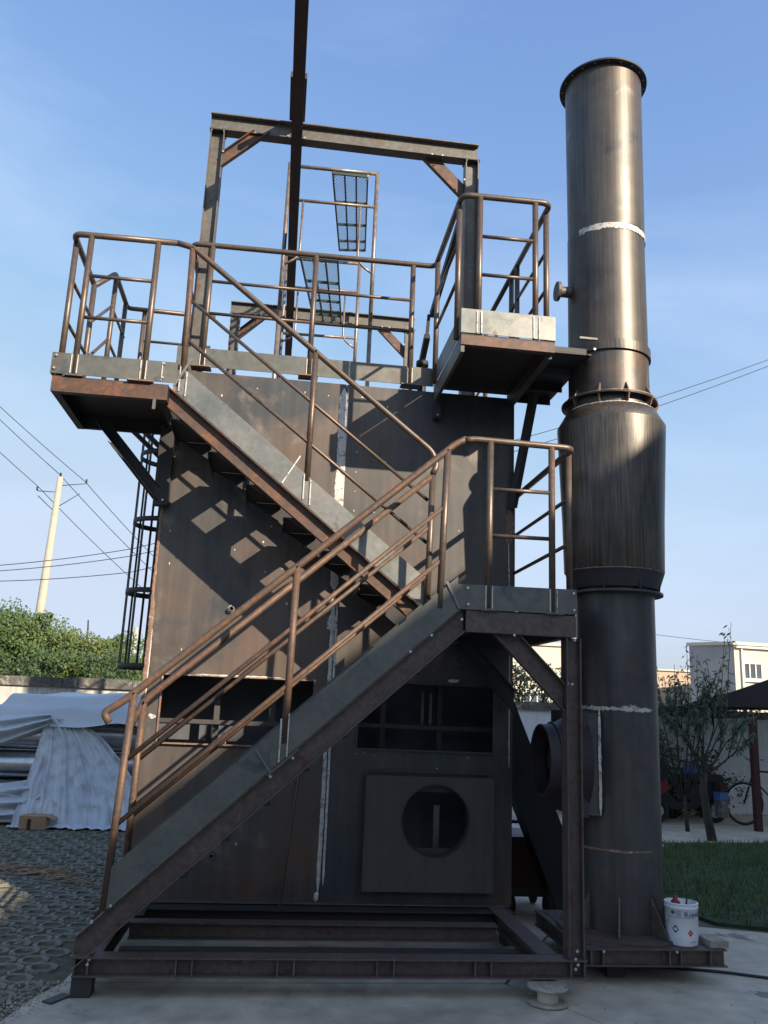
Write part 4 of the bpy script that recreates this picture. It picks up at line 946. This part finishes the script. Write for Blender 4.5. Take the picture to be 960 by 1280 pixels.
def top_sheet(u, v):      # lies over the top ducts
    xl = -2.12-.45*v**1.3; x = xl+(0.45-xl)*u
    if v < .4: y = 5.62-(v/.4)*.40; z = 1.50-.03*v
    else:
        t = (v-.4)/.6; y = 5.24-.48*t**.55; z = 1.50-.40*t**1.35
    z += -.03*math.sin(x*2.2)+.03*noise.noise(Vector((x*2.5,v*5,2)))+.015*math.sin(v*26+noise.noise(Vector((x,v,0)))*3)*(v > .3)
    return (x, y+.03*noise.noise(Vector((x*4,v*4,0))), z)
cloth('top_sheet', top_sheet, 90, 40)
def main_drape(u, v):     # falls from the knot to the ground and spreads
    sl_ = v**1.2; sr_ = v**.62; xl = -1.82*(1-sl_)-1.93*sl_; xr = -1.50*(1-sr_)-.28*sr_
    x = xl*(1-u)+xr*u; z = (1.16+.10*u*(1-u))*(1-v)+.02*v-.16*u*v*(1-v); y = 4.80-.42*v**1.5+.10*u*(1-v)
    amp = .035+.11*v; q = u+.05*noise.noise(Vector((u*3,v*2.2,5)))
    for f, w_, ph in ((5.5,.55,0),(11,.35,1.7),(23,.18,.4)):
        t = (q*f+ph+.35*noise.noise(Vector((u*4,v*2,f)))) % 1.0; y -= amp*w_*(.35+1.3*abs(noise.noise(Vector((u*5+f,v*2.6,f)))))*1.5*(1-abs(2*t-1))**1.6
    y += .02*noise.noise(Vector((x*9,z*9,2)))-.022*(1-2*abs(noise.noise(Vector((x*7+z*5,z*4,7)))))-.006*(1-2*abs(noise.noise(Vector((x*17-z*7,z*9,3)))))
    if v > .93: y -= (v-.93)*2.0+.05*abs(noise.noise(Vector((x*5,v*9,0)))); z = .022+.05*abs(noise.noise(Vector((x*8,v*25,0))))
    return (x, y, max(z,.012))
cloth('main_drape', main_drape, 230, 90)
def left_swag(u, v):      # left flap hanging in crescents
    x = -3.6+(1.85)*u; zt = 1.12+.12*u; zb_ = .86-.12*math.sin(u*math.pi)+.28*u*u
    z = zt*(1-v)+(zb_-.06)*v; y = 4.83-.09*math.sin(v*3.1)-.05*math.sin(v*17+u*7)-fold(z*1.5, x*.5, .05)
    return (x, y, z)
cloth('left_swag', left_swag, 90, 36)
def low_swag(u, v):
    x = -3.6+(1.9)*u; s = math.sin(min(1,u*1.05)*math.pi*.5)
    z = (.62-.22*math.sin(u*2.6))*(1-v)+.02*v+.02; y = 4.70-.30*v-.05*math.sin(v*20+u*5)-.05*math.sin(u*8+v*4)-fold(z*2, x*.6, .07)
    return (x, y, max(z,.015))
cloth('low_swag', low_swag, 90, 44)

# ================================================================== YARD WALLS
def wall(x0, x1, y, h, m, cop, label, th=.24):
    t = thing('yard_wall', label, 'wall', ((x0+x1)/2,y,0))
    mb = MB(); mb.box(x0,x1,y,y+th,0,h-.13); part('wall_face', mb, MT[m], t)
    L_ = .9; x = x0
    while x < x1-.01:
        e = min(x+L_*random.uniform(.9,1.1), x1); mb = MB(); j = random.uniform(-.006,.006)
        mb.box(x+.004,e-.004,y-.04+j,y+th+.04,h-.128,h+random.uniform(-.006,.01)); part('coping_stone', mb, MT[cop], t); x = e
    return t
wall(-9, 2.4, 6.3, 1.70, 'wall', 'coping', 'cream plastered yard wall with dark coping behind the tarp')
wall(2.42, 14.5, 7.62, 1.66, 'wall_white', 'coping', 'white plastered yard wall with ragged coping, right of the furnace')

# ================================================================== VEGETATION
def leaf_quads(mb, c, rad, n, size, aspect=1.6, flat=0.):
    for _ in range(n):
        d = Vector((random.gauss(0,1),random.gauss(0,1),random.gauss(0,1))); d.normalize()
        p = c+Vector((d.x*rad[0],d.y*rad[1],d.z*rad[2]))*random.uniform(.35,1)**.6
        a = Vector((random.gauss(0,1),random.gauss(0,1),random.gauss(0,1)-flat)).normalized(); b = a.orthogonal().normalized()
        s = size*random.uniform(.6,1.3)
        mb.add([p, p+a*s*.5+b*s*.5/aspect, p+a*s, p+a*s*.5-b*s*.5/aspect], [(0,1,2,3)])
def limb(mb, p, d, L_, r, depth, tips, spread=.6, kids=3):
    q = p; pts = [p]; dd = d.normalized()
    for k in range(4):
        dd = (dd+Vector((random.uniform(-.15,.15),random.uniform(-.15,.15),random.uniform(-.05,.15)))).normalized(); q = q+dd*L_/4; pts.append(q)
    mb.tube(pts, [r*(1-.13*k) for k in range(5)], 6 if depth > 1 else 5)
    if depth == 0: tips.append((q, dd, pts)); return
    for k in range(kids):
        a = random.uniform(0,6.28); s = Vector((math.cos(a),math.sin(a),random.uniform(-.1,.6)))
        limb(mb, pts[random.choice((2,3,4))], (dd+s*spread), L_*random.uniform(.6,.85), r*.55, depth-1, tips, spread, kids)
def tree(name, label, x, y, h, crown, m, nclump, nleaf, size, group=None, trunk_r=.12, low=.25, mats=None):
    t = thing(name, label, 'tree', (x,y,0), group)
    tr = MB(); tips = []
    limb(tr, Vector((x,y,0)), Vector((0,0,1)), h*.45, trunk_r, 2, tips, .7, 3)
    part('trunk', tr, MT['bark'], t)
    cl = MB(); cx, cy, cz = crown
    for k in range(nclump):
        d = Vector((random.gauss(0,1),random.gauss(0,1),random.gauss(0,1))).normalized()
        rr_ = random.uniform(.45,1.0); p = Vector((x,y,h*(low+(1-low)*.5)))+Vector((d.x*cx*rr_, d.y*cy*rr_, d.z*h*(1-low)*.5*rr_))
        s = random.uniform(.16,.34)*min(cx,1.4); leaf_quads(cl, p, (s,s,s*.8), nleaf, size)
    part('crown', cl, MT[m], t)
    return t
TG = 'leafy trees beyond the left wall'
specs = [(-7.3,15.5,4.35,(1.2,1.1),'leaf2','yellow-green tree at the far left beyond the wall'),
         (-6.0,16.2,3.75,(1.25,1.2),'leaf1','bushy green tree beyond the wall, behind the utility pole foot'),
         (-4.95,15.6,3.35,(1.15,1.2),'leaf1','rounded green tree between pole and yellowish tree beyond the wall'),
         (-3.95,15.2,3.15,(1.0,1.1),'leaf2','low yellowish green tree beyond the wall, left of ladder cage'),
         (-3.1,16.0,3.05,(.95,1.0),'leaf1','green tree beyond the wall, just behind the ladder cage'),
         (-1.9,16.6,2.35,(1.1,1.0),'leaf2','lowest tree beyond the wall, mostly hidden by the furnace'),
         (-8.9,17.5,4.2,(1.6,1.2),'leaf1','green tree beyond the wall at the frame edge')]
for x,y,h,(cx,cy),m,lb_ in specs: tree('broadleaf_tree', lb_, x, y, h, (cx,cy,1), m, 210, 120, .075, TG, low=.08)
for i,(x,lbl) in enumerate(((-5.4,'dark hedge bush low behind the left wall under the pole'),(-3.4,'dark hedge bush low behind the left wall near ladder cage'),(-7.2,'dark hedge bush low behind the left wall at far left'))):
    mb = MB()
    for k in range(90): leaf_quads(mb, Vector((x+random.uniform(-1.2,1.2), 13.6+random.uniform(-.4,.4), random.uniform(.4,2.3))), (.25,.25,.22), 50, .085)
    hb_ = solo('hedge_bush', mb, MT['leaf3'], lbl, 'bush', (x,13.6,0), 'bushes behind the left wall')
# climbing roses above the white wall, seen between casing and column
for i,(x,z,lbl) in enumerate(((4.85,1.95,'climbing bush above the white wall, beside the furnace edge'),(5.45,1.9,'climbing bush above the white wall, just left of the landing column'))):
    mb = MB()
    for k in range(46): leaf_quads(mb, Vector((x+random.uniform(-.42,.42), 8.2+random.uniform(-.3,.3), z+random.uniform(-.4,.35))), (.13,.13,.12), 30, .06)
    t = thing('climbing_bush', lbl, 'bush', (x,8.2,0), 'bushes above the white wall'); part('foliage', mb, MT['leaf2'], t)
    st = MB(); 
    for k in range(7): st.tube([(x+random.uniform(-.2,.2),8.2,0),(x+random.uniform(-.4,.4),8.15,1.3),(x+random.uniform(-.5,.5),8.2,2.1)], .012, 5)
    part('stem', st, MT['bark'], t)
mb = MB()
for k in range(130): leaf_quads(mb, Vector((random.uniform(6.6,12.5), 8.3+random.uniform(-.2,.3), random.uniform(1.2,1.86))), (.22,.2,.12), 26, .07)
o = solo('ivy_hedge', mb, MT['leaf4'], 'straggling dark hedge along the top of the white wall', 'hedge', (9,8.3,0))
for i,(x,y,h,lbl) in enumerate(((6.45,6.75,1.05,'dark shrub against the white wall behind the red scooter'),(7.15,6.9,1.0,'dark shrub against the white wall behind the black scooter'),
        (5.75,7.0,1.45,'tallest dark shrub against the white wall, close behind the stack edge'),(7.75,7.1,1.15,'dark shrub against the white wall behind the bicycle'),(6.8,7.2,1.5,'dark shrub against the white wall, directly behind the fruit tree'))):
    mb = MB(); st = MB()
    for k in range(130):
        p = Vector((x+random.gauss(0,.30), y+random.uniform(-.25,.2), random.uniform(.15,h)*random.uniform(.6,1))); leaf_quads(mb, p, (.10,.10,.09), 16, .055)
        if k % 6 == 0: st.tube([(x+random.uniform(-.05,.05),y,0), tuple(p)], [.012,.004], 5)
    t = thing('shrub', lbl, 'shrub', (x,y,0), 'dark shrubs by the parked scooters'); part('foliage', mb, MT['leaf3'], t); part('stems', st, MT['bark'], t)
# young fruit tree on the lawn edge
ft_ = thing('fruit_tree', 'thin spreading young fruit tree on the lawn edge, right of the stack', 'tree', (6.51,4.6,0))
tr = MB(); tips = []
tr.tube([(6.56,4.6,-.02),(6.50,4.6,.30),(6.46,4.6,.62),(6.50,4.6,.95)], [.062,.052,.046,.04], 10)
base = Vector((6.48,4.6,.85))
for d, L_ in (((-.75,-.1,.75),.95),((-.45,.4,.85),.85),((-.15,-.3,1),.95),((.35,.2,.95),.95),((.75,-.2,.6),.75),((-.9,.3,.35),.8),((.1,.5,1.),.9),((.5,-.5,.8),.7),((-.6,-.5,.6),.8)):
    limb(tr, base+Vector((0,0,random.uniform(-.15,.1))), Vector(d), L_*.72, .016, 2, tips, .5, 3)
part('trunk', tr, MT['bark'], ft_)
lv = MB()
for q, dd, pts in tips:
    for p in pts:
        for k in range(5):
            a = Vector((random.gauss(0,.5),random.gauss(0,.5),-.8+random.gauss(0,.4))).normalized(); b = a.orthogonal().normalized(); s = random.uniform(.06,.11); p2 = p+Vector((random.uniform(-.03,.03),)*3)
            lv.add([p2, p2+a*s*.45+b*s*.16, p2+a*s, p2+a*s*.45-b*s*.16], [(0,1,2,3)])
part('crown', lv, MT['leaf3'], ft_)
# tall shoots against the sky behind the lawn
sh = thing('sapling', 'tall thin leafy shoots rising above the white wall before the grey building', 'tree', (6.7,5.4,0))
st = MB(); lv = MB()
for x0,x1,zt_ in ((6.2,6.05,2.55),(6.4,6.55,2.25),(6.7,6.9,2.4),(6.9,7.35,2.75),(7.0,7.45,2.9),(6.3,6.25,2.3),(6.8,7.0,2.2),(6.1,6.02,2.3),(6.6,6.75,2.55)):
    pts = [Vector((6.60+(x0-6.6)*.15,5.4,.42)),Vector(((x0+x1)/2+.05,5.42,1.5)),Vector((x1,5.45,zt_))]; st.tube(pts, [.013,.008,.003], 5)
    for k in range(30):
        t = random.uniform(.3,1); p = pts[1].lerp(pts[2], t)+Vector((random.uniform(-.06,.06),random.uniform(-.06,.06),0))
        a = Vector((random.gauss(0,.6),random.gauss(0,.6),-.7)).normalized(); b = a.orthogonal().normalized(); s = random.uniform(.05,.10)
        lv.add([p, p+a*s*.45+b*s*.18, p+a*s, p+a*s*.45-b*s*.18], [(0,1,2,3)])
st.tube([(6.63,5.4,0),(6.61,5.4,.25),(6.60,5.4,.47)], [.032,.026,.018], 8); part('trunk', st, MT['bark'], sh); part('crown', lv, MT['leaf4'], sh)

# ================================================================== BUILDINGS
def window(parent, x, z, w_, h_, y, n=3):
    fr = MB(); fr.box(x-w_/2,x+w_/2,y-.06,y-.002,z+h_/2-.06,z+h_/2); fr.box(x-w_/2,x+w_/2,y-.06,y-.002,z-h_/2,z-h_/2+.06)
    for k in range(n+1): xx = x-w_/2+(w_-.06)*k/n; fr.box(xx,xx+.06,y-.055,y-.003,z-h_/2+.061,z+h_/2-.061)
    f_ = part('window', fr, MT['winframe'], parent)
    g = MB(); g.box(x-w_/2+.06,x+w_/2-.06,y-.02,y-.012,z-h_/2+.06,z+h_/2-.06); part('pane', g, MT['glass'], f_)
    s = MB(); s.box(x-w_/2-.1,x+w_/2+.1,y-.12,y-.004,z-h_/2-.12,z-h_/2-.001); part('sill', s, MT['winframe'], f_)
b1 = thing('office_building', 'sunlit cream building with the shade of its end wall coloured in grey', 'building', (28,38,0))
# the corner nearest the yard is at x 24.4, y 35; end wall runs back to the left
c0 = Vector((24.35,35,0)); e1 = Vector((22.85,36.85,0)); c1 = Vector((40,36.5,0)); e2 = Vector((40,43,0))
mb = MB(); mb.add([c0,c1,c1+Vector((0,0,5.35)),c0+Vector((0,0,5.35))], [(0,1,2,3)]); mb.add([c1,e2,e2+Vector((0,0,5.35)),c1+Vector((0,0,5.35))], [(0,1,2,3)]); mb.add([e2,e1,e1+Vector((0,0,5.35)),e2+Vector((0,0,5.35))], [(0,1,2,3)])
part('front_wall', mb, MT['cream'], b1)
mb = MB(); mb.add([e1,c0,c0+Vector((0,0,5.35)),e1+Vector((0,0,5.35))], [(0,1,2,3)]); part('end_wall', mb, MT['shade_grey'], b1)  # end wall coloured darker than the front to paint in its shading
mb = MB(); mb.add([c0+Vector((-.1,-.15,5.351)),c1+Vector((.1,-.15,5.351)),e2+Vector((.1,.1,5.351)),e1+Vector((-.1,.1,5.351)),c0+Vector((-.1,-.15,5.52)),c1+Vector((.1,-.15,5.52)),e2+Vector((.1,.1,5.52)),e1+Vector((-.1,.1,5.52))], [(0,1,2,3),(4,5,6,7),(0,1,5,4),(1,2,6,5),(2,3,7,6),(3,0,4,7)]); part('roof_slab', mb, MT['cream'], b1)
for k,x in enumerate((25.35,27.2,29.2,31.2)):
    window(b1, x, 4.05, 1.05, .85, 35+(x-24.35)*1.5/15.65-.02); window(b1, x, 1.5, 1.05, .9, 35+(x-24.35)*1.5/15.65-.02)
b2 = thing('tan_building', 'low tan rendered building between the stack and the cream-fronted building', 'building', (21,42,0))
mb = MB(); mb.box(21.0,27.5,42,46,0,4.25); part('wall', mb, MT['tan'], b2); mb = MB(); mb.box(20.9,27.6,41.9,46.1,4.251,4.35); part('roof_slab', mb, MT['cream'], b2)
for x in (22.4,24.4): window(b2, x, 2.2, 1.2, 1.0, 42)
part('downpipe', MB().tube([(24.75,34.97,.2),(24.75,34.97,5.2)], .05, 8), MT['winframe'], b1); part('gutter', MB().prism(rect(.12,.10), (24.4,34.88,5.25), (39.5,36.3,5.25)), MT['winframe'], b1)
b3 = thing('cream_building', 'bright cream building seen between furnace and landing column', 'building', (12,30,0))
mb = MB(); mb.box(8.2,14.6,30,36,0,4.4); part('wall', mb, MT['cream'], b3); mb = MB(); mb.box(8.1,14.7,29.9,36.1,4.401,4.55); part('roof_slab', mb, MT['cream'], b3)
mb = MB(); mb.box(8.2,14.6,29.9,29.998,2.9,3.0); part('string_course', mb, MT['tan'], b3)
for x in (10.6,12.1,13.7): window(b3, x, 1.9, 1.0, 1.0, 30)
# workshop off to the right that puts the lower yard in the shade
wk = thing('workshop_hall', 'plain workshop hall off to the right whose roof shades the yard', 'building', (13,-6,0))
mb = MB(); mb.box(9.3,19,-30,1.4,0,8.03); part('wall', mb, MT['wall_white'], wk)
mb = MB(); mb.box(9.3,19,-30,1.4,8.031,8.10); part('roof_slab', mb, MT['coping'], wk)
for k in range(7): 
    g = MB(); g.box(9.27,9.298,-2.2-3.6*k,-.2-3.6*k,3.2,5.0); f_ = part('window', g, MT['winframe'], wk); g = MB(); g.box(9.262,9.269,-2.1-3.6*k,-.3-3.6*k,3.3,4.9); part('pane', g, MT['glass'], f_)

fb = thing('skylight_blocker', 'added unseen block behind the viewpoint, dimming skylight on the yard', 'building', (-6,-24,0))  # unseen building added to cut low skylight from behind the camera
part('wall', MB().box(-34,5.5,-34,-24,0,7.2), MT['shade_grey'], fb); part('roof_slab', MB().box(-34.1,5.6,-34,-23.9,7.201,7.4), MT['coping'], fb)
for k in range(9):
    f_ = part('window', MB().box(-30+4*k,-27.6+4*k,-23.999,-23.97,1.2,3.2), MT['winframe'], fb); part('pane', MB().box(-29.9+4*k,-27.7+4*k,-23.969,-23.96,1.3,3.1), MT['glass'], f_)

# ================================================================== CARPORT AND BIKES
cp = thing('carport', 'dark sheet-roofed bike shelter on dark red posts at the right edge', 'shelter', (9,5.5,0))
mb = MB(); pf = [(6.72,1.70),(7.45,1.905),(8.1,2.13),(9.6,2.50),(9.6,1.74),(6.9,1.68)]; n = len(pf)
mb.add([(a,5.5,b) for a,b in pf]+[(a,5.53,b) for a,b in pf], [tuple(range(n)),tuple(range(n,2*n))[::-1]]+[(i,(i+1)%n,(i+1)%n+n,i+n) for i in range(n)]); part('gable_sheet', mb, MT['roof'], cp)
for (a,b),(c,d) in zip(pf[:3],pf[1:4]):
    k1, k2 = 1.62+(b-1.62)*.12, 1.62+(d-1.62)*.12
    mb = MB(); mb.add([(a,5.531,b-.01),(c,5.531,d-.01),(c,7.7,k2),(a,7.7,k1),(a,5.531,b-.03),(c,5.531,d-.03),(c,7.7,k2-.02),(a,7.7,k1-.02)], [(0,1,2,3),(4,7,6,5),(0,4,5,1),(3,2,6,7),(0,3,7,4),(1,5,6,2)]); part('roof_sheet', mb, MT['roof'], cp)
for x,y in ((7.78,5.6),(9.4,5.6),(9.5,7.3)): mb = MB(); mb.box(x-.045,x+.045,y-.045,y+.045,0,1.60); part('post', mb, MT['redpost'], cp)

def bicycle(x, y, label, group):
    t = thing('bicycle', label, 'bicycle', (x,y,0), group)
    for dx in (0,1.02):
        w_ = part('wheel', MB().lathe([(.29+.018*math.cos(a*math.pi/4), .018*math.sin(a*math.pi/4)) for a in range(9)], (x+dx,y,.31), 36, 'y'), MT['tyre'], t)
        part('rim', MB().lathe([(.262,-.012),(.274,-.012),(.274,.012),(.262,.012),(.262,-.012)], (x+dx,y,.31), 36, 'y'), MT['chrome'], w_)
        s = MB()
        for k in range(14): a = k*math.pi*2/14; s.tube([(x+dx,y,.31),(x+dx+.265*math.cos(a),y,.31+.265*math.sin(a))], .0015, 4)
        part('spokes', s, MT['chrome'], w_)
    f_ = MB(); bb = (x+.55,y,.29); st_ = (x+.66,y,.75); hd = (x+.18,y,.78)
    for a,b in ((bb,st_),(bb,(x+.16,y,.66)),(st_,hd),(bb,(x+1.02,y,.31)),(st_,(x+1.02,y,.31)),(hd,(x,y,.31))): f_.tube([a,b], .014, 8)
    part('frame', f_, MT['black'], t)
    part('handlebar', MB().tube([(x+.30,y-.25,.93),(x+.18,y-.2,.95),(x+.18,y,.90),(x+.18,y+.2,.95),(x+.30,y+.25,.93)], .011, 8), MT['chrome'], t)
    part('seat', MB().lathe([(0,0),(.08,.0),(.09,.03),(.05,.05),(0,.052)], (x+.70,y,.80), 16), MT['black'], t)
    part('mudguard', MB().lathe([(.325,-.02),(.33,0),(.325,.02)], (x,y,.31), 24, 'y', R(20), R(190)), MT['chrome'], t)
bicycle(7.93, 6.2, 'bicycle with chrome rims parked under the shelter roof', 'parked bicycles')
def scooter(x, y, col, label):
    t = thing('scooter', label, 'scooter', (x,y,0), 'parked electric scooters')
    for dx in (0,1.0):
        w_ = part('wheel', MB().lathe([(.14+.035*math.cos(a*math.pi/4), .035*math.sin(a*math.pi/4)) for a in range(9)], (x+dx,y,.18), 24, 'y'), MT['tyre'], t)
        part('rim', MB().lathe([(0,-.02),(.09,-.02),(.09,.02),(0,.02)], (x+dx,y,.18), 20, 'y', smooth=False), MT['chrome'], w_)
    pr = [(x+.12,.32),(x+.02,.50),(x+.06,.86),(x+.16,.92),(x+.22,.80),(x+.22,.42),(x+.36,.30),(x+.56,.30),(x+.62,.55),(x+1.1,.62),(x+1.16,.50),(x+.98,.38),(x+.60,.20),(x+.26,.20)]
    mb = MB(); n = len(pr); mb.add([(a,y-.11,b) for a,b in pr]+[(a,y+.11,b) for a,b in pr], [tuple(range(n)),tuple(range(n,2*n))]+[(i,(i+1)%n,(i+1)%n+n,i+n) for i in range(n)])
    bd = part('body', mb, MT[col], t)
    part('seat', MB().box(x+.60,x+1.08,y-.12,y+.12,.60,.70), MT['black'], t)
    part('handlebar', MB().tube([(x+.22,y-.30,.98),(x+.12,y-.1,.96),(x+.12,y+.1,.96),(x+.22,y+.30,.98)], .014, 8), MT['black'], t)
    part('fork', MB().tube([(x,y,.18),(x+.10,y,.6)], .02, 8), MT['chrome'], t)
    part('headlight', MB().lathe([(0,-.02),(.05,-.01),(.05,.03)], (x+.04,y-.10,.80), 14, 'y'), MT['chrome'], t)
    return t
scooter(5.55, 6.15, 'redthing', 'red electric scooter parked by the wall behind the stack')
scooter(6.55, 6.35, 'black', 'black electric scooter parked behind the fruit tree trunk')
mb = MB(); mb.box(7.52,7.74,6.0,6.28,.28,.60); t = thing('delivery_crate', 'blue box with paler lower half standing beside the bicycle', 'box', (7.63,6.1,.0))
part('upper_half', MB().box(7.45,7.58,6.0,6.2,.36,.47), MT['bluebox'], t); part('lower_half', MB().box(7.455,7.575,6.005,6.195,.12,.358), MT['coping'], t); part('lid', MB().box(7.47,7.56,6.02,6.18,.471,.60), MT['redpost'], t)
mb = MB(); mb.box(7.20,7.40,6.5,6.6,.60,.80); solo('hanging_box', mb, MT['bluebox'], 'small pale blue box fixed to the wall above the black scooter', 'box', (7.25,7.0,.62))

# ================================================================== POLES AND WIRES
pl = thing('utility_pole', 'pale concrete utility pole leaning slightly, beyond the left trees', 'utility pole', (-13.1,45,0))
part('pole', MB().tube([(-13.15,45,0),(-13.0,45,5),(-12.85,45,14.25)], [.30,.27,.17], 14), MT['pole'], pl)
for p,q in (((-12.9,45,13.7),(-11.3,45,13.95)),((-12.9,45,12.3),(-11.6,45,13.3)),((-12.9,45,13.3),(-14.1,45,13.3)),((-12.95,45,12.1),(-14.0,45,13.0))): part('cross_arm', MB().tube([p,q], .025, 6), MT['dark'], pl)
for p in ((-11.3,45,14.0),(-14.1,45,13.35),(-12.85,45,14.3)): part('insulator', MB().lathe([(0,0),(.07,0),(.04,.10),(.07,.14),(.03,.24),(0,.24)], p, 10), MT['dark'], pl)
p2 = thing('utility_pole', 'distant short pole tip above the left trees', 'utility pole', (-9.6,60,0)); part('pole', MB().tube([(-9.9,60,0),(-9.85,60,6.6)], .16, 8), MT['pole'], p2)
def wire(pts, label, r=.022, cat='power line'):
    mb = MB(); P = [Vector(p) for p in pts]; out_ = []
    for a, b in zip(P, P[1:]):
        for k in range(10):
            t = k/10; out_.append(a.lerp(b, t)-Vector((0,0,(a-b).length*.012*4*t*(1-t))))
    out_.append(P[-1]); mb.tube(out_, r, 5)
    solo('power_line', mb, MT['cable'], label, cat, tuple(P[0]), 'overhead power lines')
wire([(-19.0,40,19.4),(-12.9,45,14.4),(-7.6,52,9.6),(2,62,3)], 'overhead wire from frame edge down over the pole top')
wire([(-18.6,40,19.6),(-11.4,45,14.1),(-6.6,52,9.7),(3,62,3)], 'overhead wire passing the right insulator of the pole')
wire([(-18.9,40,17.6),(-14.1,45,13.6),(-8.4,52,8.6),(1,62,2.6)], 'overhead wire passing the left insulator of the pole')
wire([(-22,38,7.9),(-14.0,40,7.95),(-7.2,40,9.3),(14,40,17.2),(32,40,24.6)], 'upper black wire crossing level behind the pole')
wire([(-22,38,7.6),(-14.0,40,7.65),(-7.2,40,8.9),(14,40,16.5),(32,40,24.2)], 'second black wire crossing level behind the pole')
wire([(-22,38,7.5),(-14.0,40,7.1),(-7.2,40,8.0),(14,40,15.4)], 'lowest black wire crossing level behind the pole')
wire([(12,40,7.2),(22.7,40,6.15),(34,40,5.9)], 'thin wire above the grey and cream buildings at right', .015)
wire([(12,40,6.6),(22.0,40,4.9)], 'thin wire ending at the tan building roof', .015)
rp_ = thing('roof_antenna', 'thin mast standing on the tan building roof', 'antenna', (20.5,42,4.4)); part('mast', MB().tube([(22.4,42.2,4.45),(22.4,42.2,6.6)], .035, 6), MT['dark'], rp_); part('cross_bar', MB().tube([(22.0,42.2,5.6),(22.8,42.2,5.6)], .02, 5), MT['dark'], rp_)
